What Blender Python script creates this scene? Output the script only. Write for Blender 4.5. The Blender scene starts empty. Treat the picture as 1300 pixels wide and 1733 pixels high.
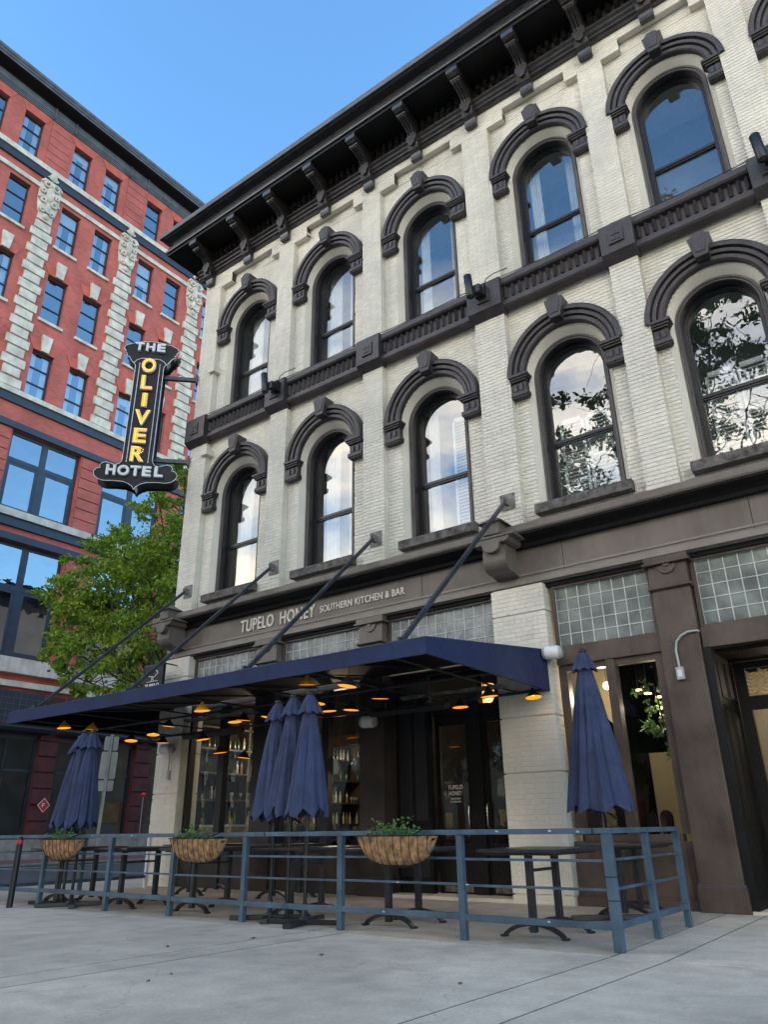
import bpy, math, random
import numpy as np
from math import sin, cos, pi, radians, sqrt
from mathutils import Vector, Matrix, Euler
random.seed(7); np.random.seed(7)
SC = bpy.context.scene
COL = SC.collection
# ------------------------------------------------------------------ camera
cam = bpy.data.cameras.new('camera'); cam_o = bpy.data.objects.new('camera', cam); COL.objects.link(cam_o)
YAW, PIT, ROL = 0.631, 0.405, -0.014
Fv = Vector((-sin(YAW)*cos(PIT), cos(YAW)*cos(PIT), sin(PIT)))
Rv = Fv.cross(Vector((0, 0, 1))).normalized(); Uv = Rv.cross(Fv)
R2 = Rv*cos(ROL)+Uv*sin(ROL); U2 = -Rv*sin(ROL)+Uv*cos(ROL)
M = Matrix((R2, U2, -Fv)).transposed().to_4x4(); M.translation = Vector((14.476, -11.501, 1.068))
cam_o.matrix_world = M
cam.sensor_fit = 'VERTICAL'; cam.sensor_height = 36; cam.lens = 1251.7/1733*36
cam.clip_end = 2000; cam.clip_start = .05
SC.camera = cam_o
# ------------------------------------------------------------------ world and sun
SUN_DIR = Vector((-0.60, -0.80, 0)).normalized()
SUN_EL = radians(5)
SUN_AZ = math.atan2(SUN_DIR.x, SUN_DIR.y)          # clockwise from +y
W = bpy.data.worlds.new('World'); SC.world = W; W.use_nodes = True
nt = W.node_tree; N = nt.nodes; L = nt.links; N.clear()
out = N.new('ShaderNodeOutputWorld'); bg = N.new('ShaderNodeBackground'); sky = N.new('ShaderNodeTexSky')
sky.sky_type = 'NISHITA'; sky.sun_disc = False; sky.sun_elevation = SUN_EL; sky.sun_rotation = SUN_AZ
sky.altitude = 200; sky.air_density = 1.0; sky.dust_density = .1; sky.ozone_density = 3.1
bg.inputs['Strength'].default_value = .15
geo = N.new('ShaderNodeTexCoord'); sep = N.new('ShaderNodeSeparateXYZ'); L.new(geo.outputs['Generated'], sep.inputs[0])
mp = N.new('ShaderNodeMapping'); mp.inputs['Scale'].default_value = (2.2, 2.2, 7); L.new(geo.outputs['Generated'], mp.inputs[0])
cn = N.new('ShaderNodeTexNoise'); cn.inputs['Scale'].default_value = 1.6; cn.inputs['Detail'].default_value = 6; cn.inputs['Roughness'].default_value = .55
L.new(mp.outputs[0], cn.inputs['Vector'])
cr = N.new('ShaderNodeMapRange'); cr.inputs['From Min'].default_value = .30; cr.inputs['From Max'].default_value = .58; L.new(cn.outputs[0], cr.inputs['Value'])
el = N.new('ShaderNodeMapRange'); el.inputs['From Min'].default_value = .67; el.inputs['From Max'].default_value = .54; L.new(sep.outputs['Z'], el.inputs['Value'])
mu = N.new('ShaderNodeMath'); mu.operation = 'MULTIPLY'; L.new(cr.outputs[0], mu.inputs[0]); L.new(el.outputs[0], mu.inputs[1])
# the cloud bank lies low in the sky on the sun's side (it shows in the left windows; the other windows mirror clear sky)
dp = N.new('ShaderNodeVectorMath'); dp.operation = 'DOT_PRODUCT'; L.new(geo.outputs['Generated'], dp.inputs[0]); dp.inputs[1].default_value = (SUN_DIR.x, SUN_DIR.y, 0)
dm = N.new('ShaderNodeMapRange'); dm.inputs['From Min'].default_value = -.35; dm.inputs['From Max'].default_value = .25; L.new(dp.outputs['Value'], dm.inputs['Value'])
mu2 = N.new('ShaderNodeMath'); mu2.operation = 'MULTIPLY'; L.new(mu.outputs[0], mu2.inputs[0]); L.new(dm.outputs[0], mu2.inputs[1]); mu = mu2
mx = N.new('ShaderNodeMix'); mx.data_type = 'RGBA'; L.new(mu.outputs[0], mx.inputs[0]); L.new(sky.outputs[0], mx.inputs[6])
mx.inputs[7].default_value = (5.6, 5.1, 4.3, 1)
L.new(mx.outputs[2], bg.inputs[0]); L.new(bg.outputs[0], out.inputs[0])
sl = bpy.data.lights.new('sun', 'SUN'); sl.energy = 3.0; sl.angle = radians(.6); sl.color = (1, .93, .82)
so = bpy.data.objects.new('sun', sl); COL.objects.link(so)
sd = Vector((SUN_DIR.x*cos(SUN_EL), SUN_DIR.y*cos(SUN_EL), sin(SUN_EL)))
so.rotation_euler = sd.to_track_quat('Z', 'Y').to_euler()
so.location = (-30, -20, 60)
VS = SC.view_settings; VS.view_transform = 'Standard'; VS.look = 'None'; VS.gamma = 1; VS.use_curve_mapping = False
VS.exposure = 2.8
# ------------------------------------------------------------------ materials
def mat(name, col, rough=.7, var=.12, scale=3.0, bump=0.0, bscale=60.0, metal=0.0, col2=None, emit=None, estr=0, spec=.5, island=0.0, streak=0.0):
    m = bpy.data.materials.new(name); m.use_nodes = True; t = m.node_tree; n = t.nodes; l = t.links
    b = n['Principled BSDF']; b.inputs['Roughness'].default_value = rough; b.inputs['Metallic'].default_value = metal
    b.inputs['Specular IOR Level'].default_value = spec
    g = n.new('ShaderNodeNewGeometry')
    def noise(sc, det=5, vec=None):
        x = n.new('ShaderNodeTexNoise'); x.inputs['Scale'].default_value = sc; x.inputs['Detail'].default_value = det
        l.new(vec or g.outputs['Position'], x.inputs['Vector']); return x
    c2 = col2 or tuple(max(0, c*(1-2.2*var)) for c in col)
    c1 = tuple(min(1, c*(1+var)) for c in col)
    a = noise(scale); r = n.new('ShaderNodeMapRange'); r.inputs['From Min'].default_value = .3; r.inputs['From Max'].default_value = .7
    l.new(a.outputs[0], r.inputs['Value'])
    mxx = n.new('ShaderNodeMix'); mxx.data_type = 'RGBA'; mxx.inputs[6].default_value = (*c1, 1); mxx.inputs[7].default_value = (*c2, 1)
    f = r.outputs[0]
    if streak:
        mpp = n.new('ShaderNodeMapping'); mpp.inputs['Scale'].default_value = (1, 1, .12); l.new(g.outputs['Position'], mpp.inputs[0])
        s2 = noise(9, 6, mpp.outputs[0]); rr = n.new('ShaderNodeMapRange'); rr.inputs['From Min'].default_value = .45; rr.inputs['From Max'].default_value = .8; rr.inputs['To Max'].default_value = streak*2
        l.new(s2.outputs[0], rr.inputs['Value']); ad = n.new('ShaderNodeMath'); ad.operation = 'ADD'; ad.use_clamp = True
        l.new(f, ad.inputs[0]); l.new(rr.outputs[0], ad.inputs[1]); f = ad.outputs[0]
    l.new(f, mxx.inputs[0]); co = mxx.outputs[2]
    if island:
        hs = n.new('ShaderNodeHueSaturation'); mr = n.new('ShaderNodeMapRange'); mr.inputs['To Min'].default_value = 1-island; mr.inputs['To Max'].default_value = 1+island
        l.new(g.outputs['Random Per Island'], mr.inputs['Value']); l.new(mr.outputs[0], hs.inputs['Value']); l.new(co, hs.inputs['Color']); co = hs.outputs[0]
    l.new(co, b.inputs['Base Color'])
    rn = noise(scale*4); rm = n.new('ShaderNodeMapRange'); rm.inputs['To Min'].default_value = max(.02, rough-.12); rm.inputs['To Max'].default_value = min(1, rough+.12)
    l.new(rn.outputs[0], rm.inputs['Value']); l.new(rm.outputs[0], b.inputs['Roughness'])
    if bump:
        bn = noise(bscale, 4); bp = n.new('ShaderNodeBump'); bp.inputs['Strength'].default_value = bump; bp.inputs['Distance'].default_value = .02
        l.new(bn.outputs[0], bp.inputs['Height']); l.new(bp.outputs[0], b.inputs['Normal'])
    if emit:
        b.inputs['Emission Color'].default_value = (*emit, 1); b.inputs['Emission Strength'].default_value = estr
    return m

def glass_mat(name, refl=.25, tint=(.9, .95, .95), wav=.02, rough=.0):
    m = bpy.data.materials.new(name); m.use_nodes = True; t = m.node_tree; n = t.nodes; l = t.links; n.clear()
    o = n.new('ShaderNodeOutputMaterial'); ms = n.new('ShaderNodeMixShader'); tr = n.new('ShaderNodeBsdfTransparent'); gl = n.new('ShaderNodeBsdfGlossy')
    tr.inputs[0].default_value = (*tint, 1); gl.inputs['Roughness'].default_value = rough
    g0 = n.new('ShaderNodeNewGeometry'); dt = n.new('ShaderNodeVectorMath'); dt.operation = 'DOT_PRODUCT'; l.new(g0.outputs['Incoming'], dt.inputs[0]); l.new(g0.outputs['Normal'], dt.inputs[1])
    def mth(op, a, b):
        q = n.new('ShaderNodeMath'); q.operation = op
        for k_, v_ in enumerate((a, b)):
            if isinstance(v_, (int, float)): q.inputs[k_].default_value = v_
            elif v_ is not None: l.new(v_, q.inputs[k_])
        return q.outputs[0]
    c_ = mth('ABSOLUTE', dt.outputs['Value'], None); p5 = mth('POWER', mth('SUBTRACT', 1, c_), 5)      # Schlick, same from both sides
    f_ = mth('ADD', mth('MULTIPLY', p5, 1-refl-.05), refl+.05); l.new(f_, ms.inputs[0])
    g = n.new('ShaderNodeNewGeometry'); x = n.new('ShaderNodeTexNoise'); x.inputs['Scale'].default_value = 1.3; l.new(g.outputs['Position'], x.inputs['Vector'])
    bp = n.new('ShaderNodeBump'); bp.inputs['Strength'].default_value = wav; bp.inputs['Distance'].default_value = .3
    l.new(x.outputs[0], bp.inputs['Height']); l.new(bp.outputs[0], gl.inputs['Normal'])
    l.new(tr.outputs[0], ms.inputs[1]); l.new(gl.outputs[0], ms.inputs[2]); l.new(ms.outputs[0], o.inputs[0])
    return m

def red_brick_mat(name, c1, c2, mortar, scale=1.0, axis='yz'):
    m = bpy.data.materials.new(name); m.use_nodes = True; t = m.node_tree; n = t.nodes; l = t.links
    b = n['Principled BSDF']; b.inputs['Roughness'].default_value = .85
    g = n.new('ShaderNodeNewGeometry'); s = n.new('ShaderNodeSeparateXYZ'); c = n.new('ShaderNodeCombineXYZ'); l.new(g.outputs['Position'], s.inputs[0])
    ad = n.new('ShaderNodeMath'); l.new(s.outputs['X'], ad.inputs[0]); l.new(s.outputs['Y'], ad.inputs[1])
    l.new(ad.outputs[0], c.inputs[0]); l.new(s.outputs['Z'], c.inputs[1])
    br = n.new('ShaderNodeTexBrick'); br.inputs['Scale'].default_value = 1; br.inputs['Brick Width'].default_value = .26*scale; br.inputs['Row Height'].default_value = .09*scale
    br.inputs['Mortar Size'].default_value = .007*scale; br.inputs['Color1'].default_value = (*c1, 1); br.inputs['Color2'].default_value = (*c2, 1); br.inputs['Mortar'].default_value = (*mortar, 1)
    l.new(c.outputs[0], br.inputs['Vector'])
    no = n.new('ShaderNodeTexNoise'); no.inputs['Scale'].default_value = .7; no.inputs['Detail'].default_value = 6; l.new(g.outputs['Position'], no.inputs['Vector'])
    hs = n.new('ShaderNodeHueSaturation'); mr = n.new('ShaderNodeMapRange'); mr.inputs['From Min'].default_value = .3; mr.inputs['From Max'].default_value = .7; mr.inputs['To Min'].default_value = .78; mr.inputs['To Max'].default_value = 1.18
    l.new(no.outputs[0], mr.inputs['Value']); l.new(mr.outputs[0], hs.inputs['Value']); l.new(br.outputs[0], hs.inputs['Color']); l.new(hs.outputs[0], b.inputs['Base Color'])
    bp = n.new('ShaderNodeBump'); bp.inputs['Strength'].default_value = .4; bp.inputs['Distance'].default_value = .01; bp.invert = True
    l.new(br.outputs['Fac'], bp.inputs['Height']); l.new(bp.outputs[0], b.inputs['Normal'])
    return m

def concrete(name, tone=1.0):
    m = bpy.data.materials.new(name); m.use_nodes = True; t = m.node_tree; n = t.nodes; l = t.links
    b = n['Principled BSDF']; b.inputs['Roughness'].default_value = .85; g = n.new('ShaderNodeNewGeometry')
    def noise(sc, det, a, c, lo, hi, kind='ShaderNodeTexNoise', out=0):
        x = n.new(kind); x.inputs['Scale'].default_value = sc
        if det is not None: x.inputs['Detail'].default_value = det
        l.new(g.outputs['Position'], x.inputs['Vector']); r = n.new('ShaderNodeMapRange')
        for k_, v_ in zip(('From Min', 'From Max', 'To Min', 'To Max'), (a, c, lo, hi)): r.inputs[k_].default_value = v_
        l.new(x.outputs[out], r.inputs['Value']); return r.outputs[0]
    fs = [noise(.45, 6, .35, .65, .80, 1.08), noise(3.0, 7, .35, .7, 1.09, .86), noise(32, 5, .3, .7, .90, 1.08), noise(230, 2, .3, .7, .82, 1.16), noise(5.5, None, .015, .045, .62, 1.0, 'ShaderNodeTexVoronoi'), noise(1.7, 8, .56, .66, 1.0, .86)]
    # hairline cracks that wander across the slabs
    wn_ = n.new('ShaderNodeTexNoise'); wn_.inputs['Scale'].default_value = 1.6; wn_.inputs['Detail'].default_value = 8; l.new(g.outputs['Position'], wn_.inputs['Vector'])
    va = n.new('ShaderNodeVectorMath'); va.operation = 'MULTIPLY_ADD'; l.new(wn_.outputs['Color'], va.inputs[0]); va.inputs[1].default_value = (.9, .9, .9); l.new(g.outputs['Position'], va.inputs[2])
    vo = n.new('ShaderNodeTexVoronoi'); vo.feature = 'DISTANCE_TO_EDGE'; vo.inputs['Scale'].default_value = .33; l.new(va.outputs[0], vo.inputs['Vector'])
    vr = n.new('ShaderNodeMapRange'); vr.inputs['From Min'].default_value = .0; vr.inputs['From Max'].default_value = .0035; vr.inputs['To Min'].default_value = .78; vr.inputs['To Max'].default_value = 1.0; l.new(vo.outputs['Distance'], vr.inputs['Value']); fs.append(vr.outputs[0])
    cur = fs[0]
    for f in fs[1:]:
        q = n.new('ShaderNodeMath'); q.operation = 'MULTIPLY'; l.new(cur, q.inputs[0]); l.new(f, q.inputs[1]); cur = q.outputs[0]
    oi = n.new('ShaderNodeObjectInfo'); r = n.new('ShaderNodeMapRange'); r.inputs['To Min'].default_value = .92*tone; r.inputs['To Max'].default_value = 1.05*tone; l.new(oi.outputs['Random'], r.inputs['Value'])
    q = n.new('ShaderNodeMath'); q.operation = 'MULTIPLY'; l.new(cur, q.inputs[0]); l.new(r.outputs[0], q.inputs[1])
    v = n.new('ShaderNodeVectorMath'); v.operation = 'SCALE'; v.inputs[0].default_value = (.66, .56, .44); l.new(q.outputs[0], v.inputs['Scale']); l.new(v.outputs[0], b.inputs['Base Color'])
    bp = n.new('ShaderNodeBump'); bp.inputs['Strength'].default_value = .35; bp.inputs['Distance'].default_value = .006; x = n.new('ShaderNodeTexNoise'); x.inputs['Scale'].default_value = 140; x.inputs['Detail'].default_value = 4
    l.new(g.outputs['Position'], x.inputs['Vector']); l.new(x.outputs[0], bp.inputs['Height']); l.new(bp.outputs[0], b.inputs['Normal'])
    return m

def leaf_mat(name, c1, c2, trans=.45):
    m = bpy.data.materials.new(name); m.use_nodes = True; t = m.node_tree; n = t.nodes; l = t.links
    b = n['Principled BSDF']; o = n['Material Output']; b.inputs['Roughness'].default_value = .45
    g = n.new('ShaderNodeNewGeometry'); mx_ = n.new('ShaderNodeMix'); mx_.data_type = 'RGBA'; mx_.inputs[6].default_value = (*c1, 1); mx_.inputs[7].default_value = (*c2, 1)
    l.new(g.outputs['Random Per Island'], mx_.inputs[0]); l.new(mx_.outputs[2], b.inputs['Base Color'])
    tb = n.new('ShaderNodeBsdfTranslucent'); l.new(mx_.outputs[2], tb.inputs[0]); ms = n.new('ShaderNodeMixShader'); ms.inputs[0].default_value = trans
    l.new(b.outputs[0], ms.inputs[1]); l.new(tb.outputs[0], ms.inputs[2]); l.new(ms.outputs[0], o.inputs[0])
    return m

CREAM = mat('cream_paint', (.745, .70, .60), .75, .05, .9, .14, 38, island=.05, streak=.22, col2=(.61, .585, .51))
CREAM_P = mat('cream_plain', (.72, .675, .58), .75, .05, .9, .3, 45, col2=(.62, .585, .49))
TRIM = mat('dark_trim', (.052, .044, .045), .5, .2, 4, .3, 30, streak=.2, col2=(.034, .029, .030))
TRIM2 = mat('umber_trim', (.165, .14, .118), .55, .12, 1.2, .12, 40, streak=.2)
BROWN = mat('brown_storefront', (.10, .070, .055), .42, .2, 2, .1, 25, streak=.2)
SILL = mat('weathered_sill', (.13, .118, .108), .8, .3, 9, .9, 22)
BLACK = mat('black_frame', (.012, .012, .015), .4, .2, 3)
INK = mat('deep_black', (.0055, .005, .005), .6, .2, 3, spec=.3)
NAVY = mat('navy_canvas', (.012, .023, .082), .85, .12, 2.2, .15, 14)
NAVY_U = mat('navy_umbrella_fabric', (.038, .052, .118), .85, .15, 3, .25, 90)
BLUE = mat('blue_rail_paint', (.062, .110, .160), .45, .18, 3, .2, 30, streak=.25)
STEEL = mat('dark_steel', (.06, .065, .078), .4, .2, 6, metal=.4)
PLATE = mat('primed_plate', (.22, .20, .18), .6, .15, 8)
CONC = concrete('concrete_slab'); CONCP = concrete('shaded_dirty_slab', .80)  # patio slabs toned darker: canopy shade and dirt put into the colour
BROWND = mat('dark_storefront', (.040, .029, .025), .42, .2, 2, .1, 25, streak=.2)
ASPH = mat('asphalt', (.085, .085, .088), .9, .2, 3, .4, 90)
PAVER = mat('brick_paver', (.21, .10, .09), .9, .2, 5, .3, 40)
KERB = mat('kerb_concrete', (.30, .29, .27), .9, .15, 3, .3, 60)
WINGLASS = glass_mat('window_glass', .16, (.8, .85, .86), .010)
SHOPGLASS = glass_mat('shop_glass', .03, (.85, .9, .9), .004)
REDGLASS = glass_mat('red_building_glass', .32, (.7, .75, .8), .03)
LEADGLASS = mat('leaded_textured_glass', (.24, .26, .25), .22, .3, 2.5, .5, 70, spec=.8, island=.25)
LEAD = mat('lead_came', (.55, .57, .55), .5, .1, 5)
REDSHOP = glass_mat('dark_shopfront_glass', .0, (.45, .5, .52), .01)
CORN = mat('glossy_cornice_paint', (.032, .027, .026), .32, .3, 5, .3, 25, spec=.7)
FARB = mat('far_brick', (.20, .095, .075), .9, .2, 1)
REDB = red_brick_mat('red_brick', (.54, .112, .082), (.40, .082, .066), (.38, .17, .13))
REDP = mat('red_painted_block', (.088, .022, .024), .8, .2, 2, .5, 30)
REDPL = mat('red_smooth_brick', (.55, .118, .082), .85, .12, 2, .3, 50)
STONE = mat('limestone', (.66, .59, .49), .85, .14, 2, .5, 18, streak=.15)
GREYM = mat('grey_cornice_metal', (.115, .125, .145), .6, .15, 2, .15, 20, streak=.2)
NAVYF = mat('slate_blue_frame', (.028, .036, .052), .45, .15, 3)
CURT = mat('white_curtain', (.78, .76, .72), .9, .05, 5)
SHUT = mat('white_shutter', (.72, .72, .68), .6, .04, 4)
ROOM = mat('room_interior', (.42, .41, .39), .9, .2, 1)
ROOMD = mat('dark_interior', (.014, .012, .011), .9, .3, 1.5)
LEADG2 = mat('green_textured_glass', (.155, .185, .165), .22, .3, 2.5, .5, 70, spec=.7, island=.25)
BEIGE = mat('beige_plaster', (.32, .265, .17), .9, .06, 1)
WOOD = mat('light_wood', (.48, .34, .17), .6, .15, 5)
ORWOOD = mat('orange_wood', (.42, .17, .07), .6, .2, 5)
BARK = mat('bark', (.075, .055, .04), .9, .3, 10, .8, 30)
LEAF = leaf_mat('spring_leaf', (.46, .60, .07), (.10, .22, .03), .5)
LEAF2 = leaf_mat('plaza_leaf', (.07, .13, .025), (.03, .07, .015))
PLANT = leaf_mat('planter_leaf', (.16, .28, .08), (.08, .18, .06), .3)
COIR = mat('coir_fibre', (.50, .29, .15), .95, .3, 14, 1.0, 120)
SHADEO = mat('black_enamel', (.015, .013, .012), .35, .1, 5)
SHADEY = mat('yellow_enamel', (.75, .36, .03), .35, .1, 5)
LAMPGLOW = mat('lamp_lining_lit', (.8, .36, .04), .5, .05, 5, emit=(1, .36, .02), estr=.15)
BULB = mat('bulb_lit', (1, .8, .4), .5, 0, 5, emit=(1, .66, .25), estr=1.1)
SURR = mat('grey_brown_surround', (.095, .083, .077), .55, .12, 3, .2, 30, streak=.2)
WHITE = mat('white_enamel', (.74, .75, .76), .4, .04, 4)
NEON = mat('white_tube', (.80, .83, .85), .4, .02, 4, emit=(.8, .9, 1), estr=.0)
SIGNBLK = mat('sign_black_paint', (.013, .016, .021), .38, .15, 3, spec=.25)
GOLD = mat('amber_letter_face', (.95, .45, .03), .4, .05, 3, emit=(1, .42, .02), estr=.075)
SBULB = mat('sign_bulb_lit', (1, .8, .3), .4, 0, 5, emit=(1, .66, .14), estr=.32)
GREYP = mat('grey_plastic', (.42, .42, .41), .45, .08, 4)
ALU = mat('sign_back_aluminium', (.22, .25, .25), .45, .1, 4, metal=.5)
REDREF = mat('red_reflective_band', (.55, .02, .03), .4, .1, 5)
GLOBE = mat('opal_globe', (.5, .5, .5), .3, .02, 4)
TABLE = mat('black_table', (.028, .03, .036), .35, .2, 5)
PALE = mat('pale_green_panel', (.26, .34, .31), .5, .05, 2)
TEAL = mat('painted_mural', (.06, .12, .22), .6, .1, 2)
MURY = mat('mural_yellow', (.45, .22, .03), .6, .2, 1.5)
MURR = mat('mural_red', (.25, .03, .03), .6, .2, 1.5)
PRINT = mat('cream_lettering', (.72, .68, .60), .6, .03, 4)
OPPM = mat('pale_stucco', (.38, .33, .27), .9, .1, 1, .2, 20)
DEBRIS = mat('dry_leaf', (.16, .10, .05), .9, .3, 20)

# ------------------------------------------------------------------ mesh helpers
class MB:
    def __init__(s): s.v = []; s.f = []; s.sm = []
    def add(s, vs, fs, sm=False):
        o = len(s.v); s.v += [tuple(v) for v in vs]; s.f += [tuple(i+o for i in f) for f in fs]; s.sm += [sm]*len(fs); return s
    def box(s, x0, x1, y0, y1, z0, z1, T=None):
        vs = [(x, y, z) for x in (x0, x1) for y in (y0, y1) for z in (z0, z1)]
        if T: vs = [T @ Vector(v) for v in vs]
        return s.add(vs, [(0, 1, 3, 2), (4, 6, 7, 5), (0, 4, 5, 1), (2, 3, 7, 6), (0, 2, 6, 4), (1, 5, 7, 3)])
    def prism(s, poly, a0, a1, axis='x', T=None):
        """poly in the two other axes: axis x -> (y,z); y -> (x,z); z -> (x,y)"""
        n = len(poly)
        def P(p, a): return (a, p[0], p[1]) if axis == 'x' else (p[0], a, p[1]) if axis == 'y' else (p[0], p[1], a)
        vs = [P(p, a0) for p in poly]+[P(p, a1) for p in poly]
        if T: vs = [T @ Vector(v) for v in vs]
        return s.add(vs, [tuple(range(n))[::-1], tuple(range(n, 2*n))]+[(i, (i+1) % n, n+(i+1) % n, n+i) for i in range(n)])
    def tube(s, pts, r, n=8, cap=True, sm=True, r1=None):
        pts = [Vector(p) for p in pts]; m = len(pts); rings = []
        up = Vector((0, 0, 1)); prev = None
        for i, p in enumerate(pts):
            d = (pts[min(i+1, m-1)]-pts[max(i-1, 0)]).normalized()
            a = prev if prev is not None else (up if abs(d.z) < .9 else Vector((1, 0, 0)))
            u = (a-d*a.dot(d)).normalized(); w = d.cross(u); prev = u
            rr = r if r1 is None else r+(r1-r)*i/(m-1)
            rings.append([p+u*cos(2*pi*k/n+pi/n)*rr+w*sin(2*pi*k/n+pi/n)*rr for k in range(n)])
        vs = [v for ring in rings for v in ring]
        fs = [(i*n+k, i*n+(k+1) % n, (i+1)*n+(k+1) % n, (i+1)*n+k) for i in range(m-1) for k in range(n)]
        s.add(vs, fs, sm)
        if cap: s.add(rings[0], [tuple(range(n))[::-1]]); s.add(rings[-1], [tuple(range(n))])
        return s
    def lathe(s, prof, c=(0, 0, 0), n=24, sm=True, T=None):
        vs = [(c[0]+r*cos(2*pi*k/n), c[1]+r*sin(2*pi*k/n), c[2]+z) for r, z in prof for k in range(n)]
        if T: vs = [T @ Vector(v) for v in vs]
        fs = [(i*n+k, i*n+(k+1) % n, (i+1)*n+(k+1) % n, (i+1)*n+k) for i in range(len(prof)-1) for k in range(n)]
        return s.add(vs, fs, sm)
    def sphere(s, c, r, n=10, sz=1, sm=True):
        return s.lathe([(max(1e-4, r*sin(pi*i/n)), -r*cos(pi*i/n)*sz) for i in range(n+1)], c, n+2, sm)
    def sweep(s, pts2, prof, T=None, closed=False):
        """pts2: function r -> list of (x,z); prof: list of (r, y)"""
        rows = [[(x, y, z) for x, z in pts2(r)] for r, y in prof]; m = len(rows[0]); vs = [v for row in rows for v in row]
        if T: vs = [T @ Vector(v) for v in vs]
        return s.add(vs, [(i*m+k, i*m+k+1, (i+1)*m+k+1, (i+1)*m+k) for i in range(len(rows)-1) for k in range(m-1)])
    def mesh(s, name):
        me = bpy.data.meshes.new(name); me.from_pydata(s.v, [], s.f); me.polygons.foreach_set('use_smooth', s.sm); me.update(); return me
    def build(s, name, m, parent=None, origin=None, kind=None, label=None, bevel=0, fix=True):
        if origin is not None: s.v = [(a-origin[0], b-origin[1], c-origin[2]) for a, b, c in s.v]
        me = s.mesh(name)
        if fix:
            import bmesh
            b = bmesh.new(); b.from_mesh(me); bmesh.ops.recalc_face_normals(b, faces=b.faces); b.to_mesh(me); b.free()
        me.materials.append(m); return put(name, me, parent, kind=kind, label=label, bevel=bevel)
def put(name, me, parent=None, loc=None, kind=None, label=None, bevel=0):
    o = bpy.data.objects.new(name, me); COL.objects.link(o)
    if parent: o.parent = parent; KIDS.setdefault(parent.name, []).append(o)
    if loc: o.location = loc
    if kind: o['kind'] = kind
    if label: o['label'] = label
    if bevel:
        md = o.modifiers.new('bevel', 'BEVEL'); md.width = bevel; md.segments = 2; md.limit_method = 'ANGLE'
    return o
def thing(name, label, cat, loc=(0, 0, 0), rz=0, group=None, obj=None):
    o = obj or bpy.data.objects.new(name, None)
    if not obj: COL.objects.link(o); o.empty_display_size = .2; o.location = loc; o.rotation_euler = (0, 0, rz)
    o['label'] = label; o['category'] = cat
    if group: o['group'] = group
    return o
KIDS = {}
def copy_tree(o, parent=None):
    c = o.copy(); COL.objects.link(c)
    if parent: c.parent = parent
    for ch in KIDS.get(o.name, []): copy_tree(ch, c)
    return c
def dup(root, loc, rz, label, group=None):
    c = copy_tree(root); c.location = loc; c.rotation_euler = (0, 0, rz); c['label'] = label
    if group: c['group'] = group
    return c
def bulk(name, V, F, m, parent=None, kind='stuff', smooth=False):
    """numpy verts (n,3), quads (m,4)"""
    me = bpy.data.meshes.new(name); V = np.asarray(V, np.float32); F = np.asarray(F, np.int32)
    me.vertices.add(len(V)); me.vertices.foreach_set('co', V.ravel())
    me.loops.add(F.size); me.loops.foreach_set('vertex_index', F.ravel())
    me.polygons.add(len(F)); me.polygons.foreach_set('loop_start', np.arange(0, F.size, F.shape[1], dtype=np.int32))
    me.polygons.foreach_set('use_smooth', np.zeros(len(F), dtype=bool)); me.update(calc_edges=True); me.materials.append(m)
    return put(name, me, parent, kind=kind)
def bricks_in(intervals, y, z0, z1, course=.078, bl=.215, off=0):
    """intervals(za,zb)->list of x intervals; returns list of (x0,x1,yface,z0,z1)"""
    res = []; n = max(1, int(round((z1-z0)/course))); h = (z1-z0)/n
    for i in range(n):
        za, zb = z0+i*h+.0055, z0+(i+1)*h-.0055
        w = bl/2 if i % 6 == 3 else bl                       # a header course every sixth
        for a, b in intervals(za, zb):
            if b-a < .02: continue
            k = math.floor(a/w)-1; sh = (w/2 if (i+off) % 2 else 0)
            jit = lambda q: .012*sin(q*12.9898+i*78.233+off*3.1)*(w/bl)
            while True:
                l_, r_ = k*w+sh+.0032+jit(k), (k+1)*w+sh-.0032+jit(k+1)
                k += 1
                if l_ >= b: break
                l_, r_ = max(l_, a), min(r_, b)
                if r_-l_ > .015: res.append((l_, r_, y-random.random()*.0022, za, zb))
    return res
def brick_mass(name, lst, yb, parent, m, side=False):
    V = []; yb0 = yb
    for (a, b, y, c, d) in lst:
        yb = yb0 if yb0 is not None else (y-.012 if side else y+.012)
        V += [(a, y, c), (b, y, c), (b, y, d), (a, y, d), (a, yb, c), (b, yb, c), (b, yb, d), (a, yb, d)]
    V = np.array(V)
    if side: V = V[:, [1, 0, 2]]
    base = np.array([(0, 1, 2, 3), (0, 4, 5, 1), (3, 2, 6, 7), (0, 3, 7, 4), (1, 5, 6, 2)])
    F = (np.arange(len(lst))[:, None, None]*8+base[None]).reshape(-1, 4)
    return bulk(name, V, F, m, parent)
def arc(cx, cz, legs=None, n=28):
    def f(r):
        p = [(cx-r*cos(pi*i/n), cz+r*sin(pi*i/n)) for i in range(n+1)]
        if legs is not None: p = [(cx-r, legs)]+p+[(cx+r, legs)]
        return p
    return f
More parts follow.
